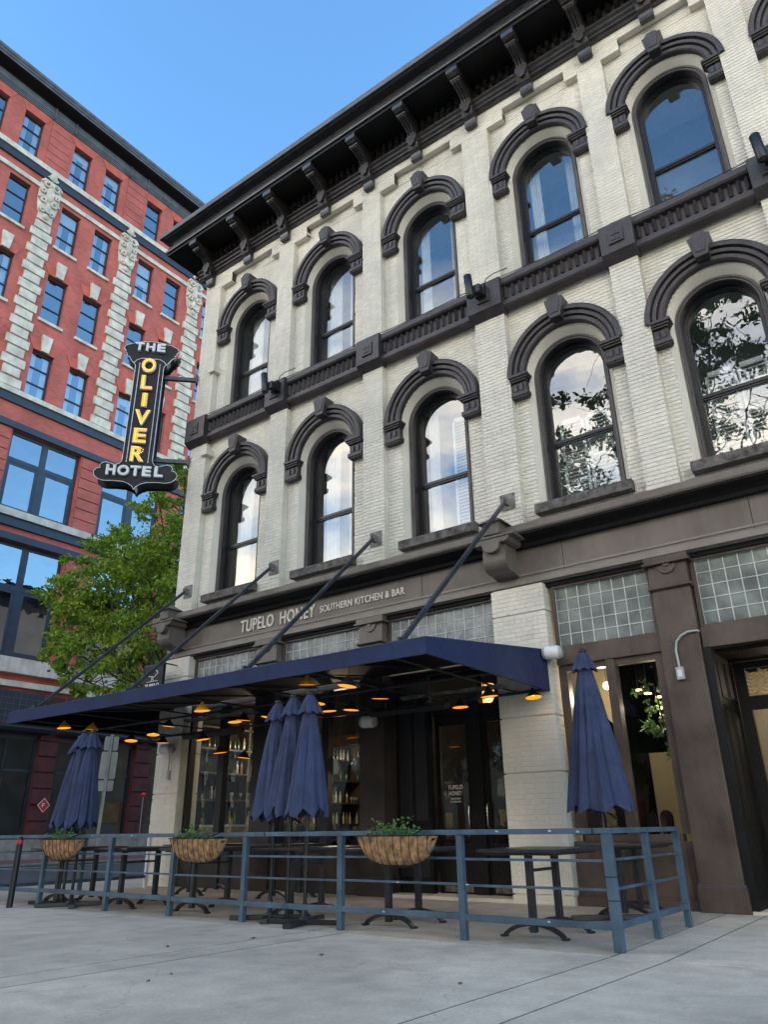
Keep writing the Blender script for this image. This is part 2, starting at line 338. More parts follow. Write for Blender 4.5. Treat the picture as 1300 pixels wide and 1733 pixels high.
def holes_wall(mb, u0, u1, v0, v1, holes, f, depth):
    """wall sheet with rectangular holes and reveals. f(u,v,d)->xyz ; d=0 face, +d into wall"""
    us = sorted({u0, u1, *[h[0] for h in holes], *[h[1] for h in holes]}); vs = sorted({v0, v1, *[h[2] for h in holes], *[h[3] for h in holes]})
    for i in range(len(us)-1):
        for j in range(len(vs)-1):
            cu, cv = (us[i]+us[i+1])/2, (vs[j]+vs[j+1])/2
            if any(h[0] < cu < h[1] and h[2] < cv < h[3] for h in holes): continue
            mb.add([f(us[i], vs[j], 0), f(us[i+1], vs[j], 0), f(us[i+1], vs[j+1], 0), f(us[i], vs[j+1], 0)], [(0, 1, 2, 3)])
    for a, b, c, d in holes:
        q = [(a, c), (b, c), (b, d), (a, d)]
        for k in range(4):
            p, r = q[k], q[(k+1) % 4]
            mb.add([f(*p, 0), f(*r, 0), f(*r, depth), f(*p, depth)], [(0, 1, 2, 3)])
FONT = None
def text_mesh(txt, size=1, extrude=.02, offset=.0, sx=1, spacing=1.0, bevel=0):
    c = bpy.data.curves.new('txt', 'FONT'); c.body = txt; c.size = size; c.extrude = extrude; c.offset = offset
    c.align_x = 'CENTER'; c.space_character = spacing; c.bevel_depth = bevel; c.resolution_u = 6
    o = bpy.data.objects.new('txt', c); COL.objects.link(o)
    dg = bpy.context.evaluated_depsgraph_get(); me = bpy.data.meshes.new_from_object(o.evaluated_get(dg))
    bpy.data.objects.remove(o); bpy.data.curves.remove(c)
    co = np.empty(len(me.vertices)*3); me.vertices.foreach_get('co', co); co = co.reshape(-1, 3); co[:, 0] *= sx
    co[:, 0] -= (co[:, 0].min()+co[:, 0].max())/2; co[:, 1] -= co[:, 1].min()
    me.vertices.foreach_set('co', co.ravel()); me.update(); me.materials.clear()
    return me
def text_fit(txt, w, h, extrude=.02, offset=0, spacing=1.0):
    me = text_mesh(txt, 1, .5, offset, 1, spacing)
    co = np.empty(len(me.vertices)*3); me.vertices.foreach_get('co', co); co = co.reshape(-1, 3)
    co[:, 0] *= w/np.ptp(co[:, 0]); co[:, 1] *= h/np.ptp(co[:, 1]); co[:, 2] *= 2*extrude/np.ptp(co[:, 2])
    me.vertices.foreach_set('co', co.ravel()); me.update(); return me
# ================================================================== GROUND
def structure(o): o['kind'] = 'structure'; return o
g = MB(); g.box(-300, 300, -300, 300, -.6, -.16); structure(g.build('ground', ASPH))
g = MB(); g.box(-15.2, -3.6, -120, 160, -.15, -.13); structure(g.build('road', ASPH))
pl = structure(MB().box(-3.4, 60, -60, 26, -.14, -.006).build('plaza', mat('joint_grime', (.05, .047, .044), .95, .3, 8)))
xb = [-3.4, .92, 4.35, 4.8, 7.98, 8.42, 11.57, 12.06, 15.3, 15.75, 19, 22]
yb = [-30, -24, -18, -12, -4.16, 3]
for i in range(len(xb)-1):
    for j in range(len(yb)-1):
        gp = .013; dz = random.uniform(-.002, .002)
        # joints run very slightly off square, as poured
        sk = .055 if j < 4 else 0
        x0, x1, y0, y1 = xb[i]+(.02 if i in (4, 5) else gp), xb[i+1]-(.02 if i+1 in (4, 5) else gp), yb[j]+gp, yb[j+1]-gp
        f = lambda x, y: x+(sk*(y+4.16) if y < -4.16 else 0)
        b = MB(); b.prism([(f(x0, y0), y0), (f(x1, y0), y0), (f(x1, y1), y1), (f(x0, y1), y1)], -.065, dz, 'z')
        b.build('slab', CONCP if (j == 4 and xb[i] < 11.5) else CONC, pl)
k = MB(); k.box(-3.58, -3.41, -60, 60, -.13, .0); structure(k.build('kerb', KERB))
k = MB(); k.box(-15.4, -15.21, -60, 60, -.13, .02); structure(k.build('kerb', KERB))
k = MB(); k.box(-20, -15.41, -60, 60, -.13, .015); structure(k.build('far_pavement', PAVER))
for (x, y, r, sx) in [(a_, b_, c_, d_*.55) for a_, b_, c_, d_ in [(7.6, -5.9, .5, .05), (9.3, -5.5, 1.2, .07), (9.0, -7.2, 2.1, .06), (11.1, -6.0, .2, .05), (7.9, -5.0, .9, .09), (8.9, -6.9, 2.8, .05), (12.6, -5.2, .4, .06), (6.2, -4.9, 1.1, .06), (10.4, -4.9, 1.9, .04), (6.9, -6.0, .1, .07)][:6]]:
    d = MB(); n = 8
    T = Matrix.Translation((x, y, .006)) @ Matrix.Rotation(r, 4, 'Z')
    d.add([T @ Vector((sx*cos(2*pi*i/n), sx*.3*sin(2*pi*i/n), .008*sin(3*i))) for i in range(n)]+[T @ Vector((0, 0, .012))], [(i, (i+1) % n, n) for i in range(n)])
    thing('dry_leaf', 'small curled dry leaf lying on the bare concrete of the plaza', 'leaf', obj=d.build('dry_leaf', DEBRIS), group='dry leaves scattered on the plaza')

# ================================================================== WHITE BRICK BUILDING
WB = thing('brick_building', 'three-storey cream painted brick building with dark arched window hoods and a bracketed cornice', 'building')
PIL = [(-.55, .12), (2.53, 3.10), (5.52, 6.08), (8.52, 9.20), (11.44, 11.98), (14.10, 14.66), (16.9, 17.5)]
WC = [1.33, 4.31, 7.30, 10.32, 13.05, 15.8]
PD = .16
B0 = 5.95; TOP = 16.75; XL, XR = -.55, 17.5
Z2, Z3 = 9.15, 14.43                       # spring lines of the two rows of windows
A0, A1, A2, RG = .84, .735, .645, .575
# body
b = MB(); b.box(XL, XL+.25, .006, 60, 0, TOP); b.box(XR-.25, XR, .006, 60, 0, TOP); b.box(XL+.25, XR-.25, 59.8, 60, 0, TOP); b.box(XL, XR, .3, 60, TOP, TOP+.3)
b.build('wall', CREAM_P, WB)
b = MB(); b.box(XL+.26, XR-.26, 2.2, 2.3, 5.6, TOP-.01); b.box(XL+.26, XR-.26, .6, 2.2, 5.4, 5.55); b.box(XL+.26, XR-.26, .6, 2.2, 10.8, 10.95)
b.build('upstairs_room', ROOM, WB)
b = MB(); b.box(XL+.3, XR-.3, .62, 2.19, 15.62, 15.66); b.build('ceiling', CURT, WB); b = MB(); b.box(XL+.3, XR-.3, .62, 2.19, 10.42, 10.46); b.build('ceiling', CURT, WB)
# pilaster and panel backing
b = MB()
for a, c in PIL: b.box(a+.004, c-.004, .013, .5, B0, TOP)
panels = []
for i, xc in enumerate(WC):
    xl, xr = PIL[i][1], PIL[i+1][0]
    for zs, zb, z0, z1 in ((Z2, 6.42, B0, 10.87), (Z3, 11.58, 10.87, 16.13)):
        y = PD+.013; P = arc(xc, zs, zb, 28)(A0)
        def q(x0, x1, za, zc): b.add([(x0, y, za), (x1, y, za), (x1, y, zc), (x0, y, zc)], [(0, 1, 2, 3)])
        q(xl, xc-A0, z0, z1); q(xc+A0, xr, z0, z1); q(xc-A0, xc+A0, z0, zb)
        for k in range(1, len(P)-2):
            (xa, za), (xd, zd) = P[k], P[k+1]
            b.add([(xa, y, za), (xd, y, zd), (xd, y, z1), (xa, y, z1)], [(0, 1, 2, 3)])
        b.sweep(arc(xc, zs, zb), [(A0+.0, PD+.001), (A1, .31), (A1, .62)])
        panels.append((xl, xr, xc, zs, zb, z0, z1))
    # stepped recess head of the top storey
    w = xr-xl; xa = xl+.19*w; xe = xr-.13*w
    q(xa, xe, 16.13, 16.45); b.box(xl, xa, .006, .3, 16.13, TOP); b.box(xe, xr, .006, .3, 16.13, TOP); b.box(xa, xe, .006, .3, 16.45, TOP)
b.build('wall_backing', CREAM_P, WB)
lst = []
for i, (a, c) in enumerate(PIL): lst += bricks_in(lambda u, v: [(a, c)], 0, B0+.02, 16.13, off=i)
for i in range(len(WC)):
    xl, xr = PIL[i][1], PIL[i+1][0]; w = xr-xl; xa = xl+.19*w; xe = xr-.13*w
    pa, pc = PIL[i]
    lst += bricks_in(lambda u, v: [(pa, xa)] if True else [], 0, 16.135, 16.45)
    lst += bricks_in(lambda u, v: [(xe, xr)], 0, 16.135, 16.45)
    lst += bricks_in(lambda u, v: [(pa, xr)], 0, 16.455, 16.70)
for (xl, xr, xc, zs, zb, z0, z1) in panels:
    def iv(u, v):
        if v <= zb: return [(xl+.004, xr-.004)]
        zz = max(0, u-zs)
        h = A0 if zz == 0 else (sqrt(A0*A0-zz*zz) if zz < A0 else 0)
        if u < zb: h = A0
        return [(xl+.004, xc-h), (xc+h, xr-.004)] if h else [(xl+.004, xr-.004)]
    lst += bricks_in(iv, PD, z0+.02, z1)
    if z0 > 9:
        w = xr-xl; lst += bricks_in(lambda u, v: [(xl+.19*w, xr-.13*w)], PD, 16.14, 16.44)
brick_mass('brickwork', lst, .3, WB, CREAM)
# arched windows -----------------------------------------------------
KEY = [(-.19, -.01), (-.11, -.45), (.11, -.45), (.19, -.01), (.14, .0), (.10, .045), (.05, .075), (-.05, .075), (-.10, .045), (-.14, .0)]
louv = {(2, 2), (3, 2), (4, 2)}
for i, xc in enumerate(WC):
    for fl, zs, zb in ((2, Z2, 6.42), (3, Z3, 11.6)):
        w = MB()
        w.sweep(arc(xc, zs, zb), [(A2, .33), (A2, .47), (A2-.02, .47), (A2-.02, .50), (RG+.015, .50), (RG+.015, .53), (RG, .53), (RG, .60)])
        wn = w.build('arched_window', BLACK, WB)
        s = MB(); s.sweep(arc(xc, zs, zb), [(A1+.01, .34), (A1-.01, .275), (A1-.045, .275), (A1-.055, .30), (A2+.01, .30), (A2+.003, .34)])
        s.build('surround', SURR, wn)
        zm = zb+(zs-zb)*.50; s = MB(); s.box(xc-RG, xc+RG, .52, .58, zm-.03, zm+.03); s.box(xc-RG, xc+RG, .54, .59, zm-.065, zm-.03); 
        s.build('meeting_rail', BLACK, wn); MB().box(xc-RG, xc+RG, .52, .59, zb, zb+.05).build('bottom_rail', BLACK, wn)
        p = arc(xc, zs, None, 20)(RG-.004); vs = [(xc-RG+.004, zm+.03), *p, (xc+RG-.004, zm+.03)]
        gl = MB(); gl.add([(x, .57, z) for x, z in vs], [tuple(range(len(vs)))]); gl.build('pane', WINGLASS, wn)
        gl = MB(); gl.add([(xc-RG+.004, .585, zb+.05), (xc+RG-.004, .585, zb+.05), (xc+RG-.004, .585, zm-.065), (xc-RG+.004, .585, zm-.065)], [(0, 1, 2, 3)]); gl.build('pane', WINGLASS, wn)
        # inside: shutters or curtains
        if fl == 2 and i >= 2:
            x0 = xc-.5 if i != 2 else xc+.12
            sh = MB(); ztop = zm+.55 if i > 2 else zs+.1
            for (a, c) in (((x0, xc-.02), (xc+.02, xc+.5)) if i > 2 else ((x0, xc+.5),)):
                for zz in (zb+.05, (zb+ztop)/2, ztop-.08): sh.box(a, c, .72, .76, zz, zz+.08)
                sh.box(a, a+.05, .72, .76, zb+.05, ztop); sh.box(c-.05, c, .72, .76, zb+.05, ztop)
            so_ = sh.build('shutter', SHUT, wn); z = zb+.16; sl2 = MB()
            while z < ztop-.1:
                for (a, c) in (((x0, xc-.02), (xc+.02, xc+.5)) if i > 2 else ((x0, xc+.5),)):
                    sl2.prism([(.70, z), (.77, z+.05), (.775, z+.04), (.705, z-.01)], a+.05, c-.05, 'x')
                z += .075
            sl2.build('louvres', SHUT, wn, kind='stuff')
        if i <= 2 or (fl == 3 and i == 3):
            for sgn in ((-1, 1) if not (fl == 2 and i == 2) else (-1,)):
                cu = MB(); n = 22; V = []; x0 = xc+sgn*.56; x1 = xc+sgn*(.13 if i < 2 else .30)
                for zz in (zb, zb+1.2, zs+.6):
                    for k in range(n+1):
                        t = k/n; V.append((x0+(x1-x0)*t*(1-.06*sin(zz)), .84+.03*sin(t*26)+.01*sin(t*61), zz))
                cu.add(V, [(r*(n+1)+k, r*(n+1)+k+1, (r+1)*(n+1)+k+1, (r+1)*(n+1)+k) for r in range(2) for k in range(n)], True)
                cu.build('curtain', CURT, wn)
        # hood moulding
        h = MB(); y0 = PD+.004; z0 = zs+.06
        h.sweep(arc(xc, z0, None, 40), [(.835, y0), (.835, .07), (.86, .04), (.925, .035), (.93, .08), (.955, .08), (.96, .0), (1.02, -.01), (1.025, .035), (1.05, .035), (1.055, -.05), (1.12, -.06), (1.155, -.04), (1.165, .02), (1.165, y0)])
        ho = h.build('arch_hood', TRIM, WB)
        kb = MB(); kz = z0+1.33; kb.prism([(xc+a, kz+c) for a, c in KEY], -.15, y0, 'y'); kb.prism([(xc+a*.72, kz+.0+c*.72-.03) for a, c in KEY[:4]], -.165, -.15, 'y')
        kb.build('keystone', TRIM, ho, bevel=.008)
        for sg in (-1, 1):
            X0, X1 = sorted((xc+sg*.80, xc+sg*1.165)); c = MB()
            wl, wr = PIL[i][1], PIL[i+1][0]; X0 = max(X0, wl+.003); X1 = min(X1, wr-.003)
            def cp(e, yy, za, zc):                      # one slab of the corbel, e = overhang towards the opening
                a, d = (X0, X1+e) if sg < 0 else (X0-e, X1)
                c.box(a, d, yy, y0, za, zc)
            cp(.075, -.08, z0-.06, z0); cp(.05, -.05, z0-.10, z0-.06); cp(.02, -.02, z0-.14, z0-.10); cp(0, .03, z0-.36, z0-.14)
            cp(.03, -.01, z0-.45, z0-.36); cp(.015, .01, z0-.48, z0-.45)
            for kk in (.30, .68):
                xx = X0+(X1-X0)*kk; c.box(xx-.035, xx+.035, -.01, .03, z0-.35, z0-.19)
            c.build('corbel', TRIM, ho, bevel=.006)
        if fl == 2:
            s = MB(); nseg = 24; x0, x1 = xc-A0-.02, xc+A0+.06; V = []
            for k in range(nseg+1):
                x = x0+(x1-x0)*k/nseg; jj = random.uniform(-.008, .008) if 0 < k < nseg else 0
                V += [(x, -.04+jj, 6.235+jj*.5), (x, -.045+jj, 6.40+jj), (x, .0, 6.43), (x, .5, 6.43), (x, .5, 6.235)]
            F = [(k*5+a, k*5+(a+1) % 5, (k+1)*5+(a+1) % 5, (k+1)*5+a) for k in range(nseg) for a in range(5)]+[(0, 1, 2, 3, 4), tuple(nseg*5+a for a in range(5))]
            s.add(V, F); s.build('stone_sill', SILL, wn)

# belt course ----------------------------------------------------------
bc = MB()
bx0 = lambda z, y: None
bc.prism([(-.02, 11.40), (-.10, 11.42), (-.13, 11.46), (-.13, 11.585), (-.10, 11.60), (.45, 11.62), (.45, 11.40)], XL+.02, XR, 'x')
bc.prism([(.10, 10.87), (-.06, 10.89), (-.09, 10.93), (-.09, 11.0), (-.04, 11.04), (-.04, 11.09), (.10, 11.09)], XL+.02, XR, 'x')
bc.box(XL+.02, XR, .0, .159, 11.09, 11.40)
BC = bc.build('belt_course', TRIM, WB)
for i in range(len(WC)):
    xl, xr = PIL[i][1]+.03, PIL[i+1][0]-.03; n = 15 if i < 3 else 14
    me = None
    for k in range(n):
        x = xl+(xr-xl)*(k+.5)/n
        if me is None:
            fl_ = MB(); fl_.prism([(-.045, 0), (0, -.085), (.045, 0)], 0, .28, 'z'); me = fl_.mesh('flute'); me.materials.append(TRIM)
        put('flute', me, BC, (x, -.002, 11.105))
for i, (a, c) in enumerate(PIL):
    k = MB(); e = .05; k.box(a-e, c+e, -.20, .1, 10.93, 11.60); k.prism([(-.20, 11.60), (.1, 11.60), (.1, 11.68)], a-e, c+e, 'x')
    k.prism([(-.20, 10.93), (.1, 10.93), (.1, 10.80), (-.03, 10.80)], a-e, c+e, 'x')
    m = (a+c)/2
    k.box(m-.14, m+.14, -.235, -.20, 11.10, 11.42)
    for u in (-1, 1):
        for v in (-1, 1): k.box(m+u*.045-.035, m+u*.045+.035, -.25, -.235, 11.26+v*.06-.045, 11.26+v*.06+.045)
    k.build('block', TRIM, BC, bevel=.01)

# cornice ----------------------------------------------------------------
OV = 1.10; ZT = 18.26
def ring(prof):                                     # profile runs along the front and round the left return
    mb = MB(); m = len(prof)
    V = [(XL+y, 60.0, z) for y, z in prof]+[(XL+y, y, z) for y, z in prof]+[(XR+.6, y, z) for y, z in prof]
    mb.add(V, [(r*m+k, r*m+(k+1) % m, (r+1)*m+(k+1) % m, (r+1)*m+k) for r in range(2) for k in range(m)]+[tuple(range(m)), tuple(range(2*m, 3*m))])
    return mb
CN = ring([(-.90, 17.56), (-.90, 17.60), (-.955, 17.61), (-.97, 17.65), (-.955, 17.69), (-.91, 17.70), (-.90, 17.745), (-.925, 17.76), (-.925, 17.79), (-.87, 17.81), (-.83, 17.88), (-.82, 17.97), (-.86, 18.03), (-1.05, 18.07), (-1.07, 18.09), (-1.12, 18.11), (-1.12, ZT), (-1.09, ZT+.02), (.25, ZT+.1), (.25, 17.60)]).build('cornice', CORN, WB)
ring([(-1.135, 18.12), (-1.145, ZT+.015), (-1.09, ZT+.03), (-1.09, ZT+.022), (-1.125, ZT+.005), (-1.122, 18.12)]).build('gutter_edge', GREYM, CN)
ring([(-.91, 17.50), (-.91, 17.56), (.2, 17.58), (.2, 17.52)]).build('soffit', INK, CN)
ring([(-.03, 17.0), (-.03, 17.50), (.2, 17.50), (.2, 17.0)]).build('frieze', mat('worn_frieze', (.15, .135, .12), .8, .35, 5, .6, 25), CN)
ring([(0, 16.68), (-.05, 16.68), (-.08, 16.73), (-.13, 16.75), (-.13, 16.80), (-.18, 16.84), (-.18, 16.90), (-.24, 16.94), (-.24, 16.99), (0, 17.01)]).build('frieze_moulding', CORN, CN)
me = None; x = XL+.1
dn = MB().box(-.05, .05, -.15, 0, 0, .19).mesh('dentil'); dn.materials.append(CORN)
while x < XR: put('dentil', dn, CN, (x, -.03, 17.27)); x += .20
bx = []
for i in range(len(WC)): bx += [(PIL[i][0]+PIL[i][1])/2, WC[i]]
bx.append(17.2); bx[0] = -.30
k = MB(); hw = .115
P1 = [(-.02, 17.50), (-.90, 17.50), (-.90, 17.36), (-.86, 17.33), (-.72, 17.33), (-.66, 17.24), (-.55, 17.20)]
P1 += [(-.55+.33*sin(t)*1.0, 17.20-.36*(1-cos(t))*1.15) for t in [pi/2*j/7 for j in range(1, 8)]] + [(-.20, 16.75), (-.02, 16.75)]
k.prism(P1, -hw, hw, 'x')
for xx in (-.07, 0, .07):                            # three raised ribs down the curve
    k.prism([(y-.05, z-.03) for y, z in P1[4:-2]]+[(y+.06, z+.03) for y, z in P1[4:-2]][::-1], xx-.021, xx+.021, 'x')
k.box(-hw-.035, hw+.035, -.905, -.60, 17.36, 17.50); k.tube([(-hw-.01, -.70, 17.30), (hw+.01, -.70, 17.30)], .065, 10); k.tube([(-.115, -.24, 16.86), (.115, -.24, 16.86)], .055, 10)
P2 = [(-.02, 17.0), (-.30, 17.0), (-.30, 16.82), (-.26, 16.78), (-.27, 16.70), (-.22, 16.60), (-.15, 16.52), (-.14, 16.44), (-.14, 16.34), (-.02, 16.34)]
k.prism(P2, -hw-.03, hw+.03, 'x')
k.prism([(x_, z_) for x_, z_ in [(-.15, 16.98), (-.15, 16.86), (-.10, 16.80), (-.08, 16.70), (.0, 16.64), (.08, 16.70), (.10, 16.80), (.15, 16.86), (.15, 16.98)]], -.325, -.30, 'y')
bm_ = k.mesh('bracket'); bm_.materials.append(CORN)
for x in bx: put('bracket', bm_, CN, (x, 0, 0), bevel=.006)
# corner bracket turned to the side street
o = put('bracket', bm_, CN, (XL, .35, 0)); o.rotation_euler = (0, 0, -pi/2)

# ground floor -------------------------------------------------------------
ZF0, ZF1 = 4.95, 5.62
c = MB(); c.box(XL-.02, XR, -.06, .4, 5.07, 5.60)
FA = c.build('sign_band', TRIM2, WB)
c = MB(); c.prism([(-.06, 4.95), (-.12, 4.95), (-.12, 5.02), (-.09, 5.07), (-.06, 5.07)], XL-.02, XR, 'x'); c.box(XL-.02, XR, -.06, .4, 4.93, 5.07)
c.box(XL-.02, XR, -.075, -.06, 5.115, 5.15)
c.build('lower_moulding', mat('band_highlight', (.235, .205, .17), .5, .08, 2, .1, 30), FA)
c = MB(); c.prism([(-.06, 5.60), (-.16, 5.60), (-.18, 5.66), (-.24, 5.70), (-.40, 5.76), (-.40, 5.79), (.4, 5.79), (.4, 5.60)], XL-.05, XR, 'x')
c.build('cornice_soffit', INK, FA)
c = MB(); c.prism([(-.42, 5.79), (-.44, 5.82), (-.44, 5.93), (-.40, 5.95), (.02, 6.03), (.02, 5.79)], XL-.25, XR, 'x')
c.build('shop_cornice', TRIM2, FA)
for xx in (4.05, 7.0, 9.9, 12.9): MB().box(xx-.004, xx+.004, -.064, -.06, 5.07, 5.6).build('joint', INK, FA)
# lettering
for txt, x0, x1, z0, z1, wz, off in (('TUPELO', 2.02, 3.06, 5.215, 5.50, 0, .012), ('HONEY', 3.26, 4.28, 5.215, 5.50, 0, .012), ('SOUTHERN KITCHEN & BAR', 4.42, 6.60, 5.27, 5.42, 0, .01)):
    me = text_fit(txt, x1-x0, z1-z0, .012, off, 1.08); me.materials.append(PRINT)
    o = put('lettering', me, FA, ((x0+x1)/2, -.075, z0)); o.rotation_euler = (pi/2, 0, 0)
# big scrolled brackets at the piers
for xc in (-.12, 8.85, 17.2):
    k = MB()
    k.box(xc-.16, xc+.16, -.62, -.3, 5.80, 6.02)
    k.add([(xc-.24, -.68, 6.02), (xc+.24, -.68, 6.02), (xc+.24, -.2, 6.02), (xc-.24, -.2, 6.02), (xc, -.44, 6.20)], [(0, 1, 4), (1, 2, 4), (2, 3, 4), (3, 0, 4), (0, 3, 2, 1)])
    k.box(xc-.46, xc+.46, -.70, -.05, 5.70, 5.745)
    def half(s_): return [(s_*.36, 5.70), (s_*.355, 5.66), (s_*.32, 5.62), (s_*.26, 5.60), (s_*.19, 5.61), (s_*.17, 5.60), (s_*.165, 5.55), (s_*.13, 5.49), (s_*.07, 5.455)]
    k.prism([(xc+a, z) for a, z in half(-1)+[(0, 5.445)]+half(1)[::-1]], -.68, -.1, 'y')
    cp = [(-.12, 5.62), (-.56, 5.62), (-.58, 5.42)]+[(-.36-.22*cos(t), 5.36-.22*sin(t)) for t in [pi*j/10*.62 for j in range(1, 11)]]+[(-.20, 5.13), (-.06, 5.10)]
    k.prism(cp, xc-.22, xc+.22, 'x')
    k.build('scroll_bracket', TRIM2, WB, bevel=.008)
# brick piers
named = []
rest = []; side = []
GRV = [.14, 1.0, 1.87, 2.73, 3.59, 4.45]
for pi_, (xa, xb_) in enumerate(((-.50, .36), (8.50, 9.50), (17.0, 17.5))):
    prev = 0; core = MB()
    for gi, gz in enumerate(GRV+[4.93]):
        yf = -.12
        core.box(xa+.005, xb_-.006, yf+.006, .45, prev, gz-.02); core.box(xa+.03, xb_-.03, yf+.03, .42, gz-.02, gz+.001)
        L_ = bricks_in(lambda u, v: [(xa, xb_)], yf, prev+.002, gz-.021, off=gi)
        if pi_ == 1: named += L_
        else: rest += L_
        side += [(u0, u1, xb_+.001, c0, c1) for (u0, u1, y, c0, c1) in bricks_in(lambda u, v: [(yf, .4)], 0, prev+.002, gz-.021, off=gi+1)]
        prev = gz+.001
    core.build('pier', CREAM_P, WB)
named.sort(key=lambda t: t[3]); vis = named[:300]; rest += named[300:]
for (u0, u1, y, c0, c1) in vis:
    q_ = MB(); w_, h_ = u1-u0, c1-c0; j = lambda: random.uniform(-.0015, .0015)
    e = .003
    q_.add([(0, .012, 0), (w_, .012, 0), (w_, .012, h_), (0, .012, h_), (e+j(), 0, e+j()), (w_-e+j(), 0, e+j()), (w_-e+j(), 0, h_-e+j()), (e+j(), 0, h_-e+j()), (0, .003, 0), (w_, .003, 0), (w_, .003, h_), (0, .003, h_)],
           [(4, 5, 6, 7), (8, 9, 5, 4), (9, 10, 6, 5), (10, 11, 7, 6), (11, 8, 4, 7), (0, 1, 9, 8), (1, 2, 10, 9), (2, 3, 11, 10), (3, 0, 8, 11)])
    o = q_.build('brick', CREAM, WB, fix=False); o.location = (u0, y, c0)
brick_mass('brickwork', rest, -.11, WB, CREAM)
brick_mass('brickwork', side, None, WB, CREAM, side=True)
# shop fronts -----------------------------------------------------------
HEAD = 4.93
b = MB(); b.box(.30, 17.0, .0, .5, 4.86, 4.945); b.build('lintel', INK, WB)
def column(xa, xb_, shaft, head):
    k = MB(); k.box(xa, xb_, -.10, .30, .30, 4.40); k.box(xa-.03, xb_+.03, -.13, .3, 0, .30); k.prism([(-.13, .30), (-.10, .34), (.3, .34), (.3, .30)], xa-.02, xb_+.02, 'x')
    co = k.build('column', shaft, WB, bevel=.006); k = MB()
    k.box(xa-.005, xb_+.005, -.115, .3, 4.45, 4.80); k.prism([(-.12, 4.40), (-.16, 4.42), (-.16, 4.45), (-.12, 4.47), (.3, 4.47), (.3, 4.40)], xa-.04, xb_+.04, 'x')
    k.box(xa-.08, xb_+.08, -.19, .3, 4.80, 4.84); k.box(xa-.05, xb_+.05, -.16, .3, 4.84, 4.93)
    m = (xa+xb_)/2; r = .14
    k.prism([(m-r*cos(pi*t/12), 4.78-r*sin(pi*t/12)) for t in range(13)], -.145, -.11, 'y')
    k.prism([(m-.055*cos(pi*t/8), 4.80-.055*sin(pi*t/8)) for t in range(9)], -.165, -.145, 'y')
    k.build('capital', head, co, bevel=.006)
COLS = [(2.64, 3.22), (5.50, 6.06), (11.29, 11.86), (14.10, 14.66)]
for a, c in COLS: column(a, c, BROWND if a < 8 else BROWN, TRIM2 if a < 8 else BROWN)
def transom(x0, x1, z0, z1, nx, nz, y=.10):
    f = MB()
    for (a, c, e, g_) in ((x0, x0+.06, z0, z1), (x1-.06, x1, z0, z1), (x0+.06, x1-.06, z0, z0+.05), (x0+.06, x1-.06, z1-.04, z1)): f.box(a, c, y-.06, y+.08, e, g_)
    fo = f.build('transom_window', BROWN, WB)
    a0, a1, c0, c1 = x0+.06, x1-.06, z0+.05, z1-.04; dx, dz = (a1-a0)/nx, (c1-c0)/nz
    for i in range(nx):
        for j in range(nz):
            p = MB(); X, Z = a0+i*dx, c0+j*dz; e = .007
            t = [random.uniform(-.0025, .0025) for _ in range(4)]
            p.add([(e, t[0], e), (dx-e, t[1], e), (dx-e, t[2], dz-e), (e, t[3], dz-e), (dx/2, -.006, dz/2)], [(0, 1, 4), (1, 2, 4), (2, 3, 4), (3, 0, 4)])
            o = p.build('pane', LEADG2 if x0 > 9 else LEADGLASS, fo, fix=False); o.location = (X, y, Z)
    l_ = MB()
    for i in range(nx+1): l_.box(a0+i*dx-.008, a0+i*dx+.008, y-.012, y+.006, c0, c1)
    for j in range(nz+1): l_.box(a0, a1, y-.010, y+.005, c0+j*dz-.007, c0+j*dz+.007)
    l_.build('came_grid', LEAD, fo)
transom(.40, 2.60, 3.75, 4.86, 10, 5); transom(3.26, 5.46, 3.75, 4.86, 10, 5); transom(6.10, 8.48, 3.75, 4.86, 11, 5); transom(9.56, 11.27, 3.76, 4.86, 8, 5); transom(11.88, 14.08, 3.76, 4.86, 10, 5)
# right-hand shop window bay
b = MB(); b.box(9.56, 11.28, .0, .2, 3.50, 3.76); b.box(11.88, 14.08, -.02, .2, 3.46, 3.76)
b.build('transom_bar', BROWN, WB)
def frame(parts, name, m, parent): 
    f = MB()
    for p in parts: f.box(*p)
    return f.build(name, m, parent)
sw = frame([(9.56, 9.70, .04, .2, .95, 3.5), (10.36, 10.50, .02, .2, .95, 3.5), (11.14, 11.28, .04, .2, .95, 3.5), (9.70, 11.14, .06, .2, 3.40, 3.5), (9.70, 11.14, .04, .2, .86, .95)], 'shop_window', BROWN, WB)
for a, c in ((9.70, 10.36), (10.50, 11.14)): MB().add([(a, .12, .95), (c, .12, .95), (c, .12, 3.40), (a, .12, 3.40)], [(0, 1, 2, 3)]).build('pane', SHOPGLASS, sw)
frame([(9.52, 11.28, .05, .25, 0, .86), (9.70, 10.36, .035, .05, .16, .78), (10.50, 11.16, .035, .05, .16, .78), (9.50, 11.28, -.02, .05, 0, .12)], 'stall_riser', BROWN, WB)
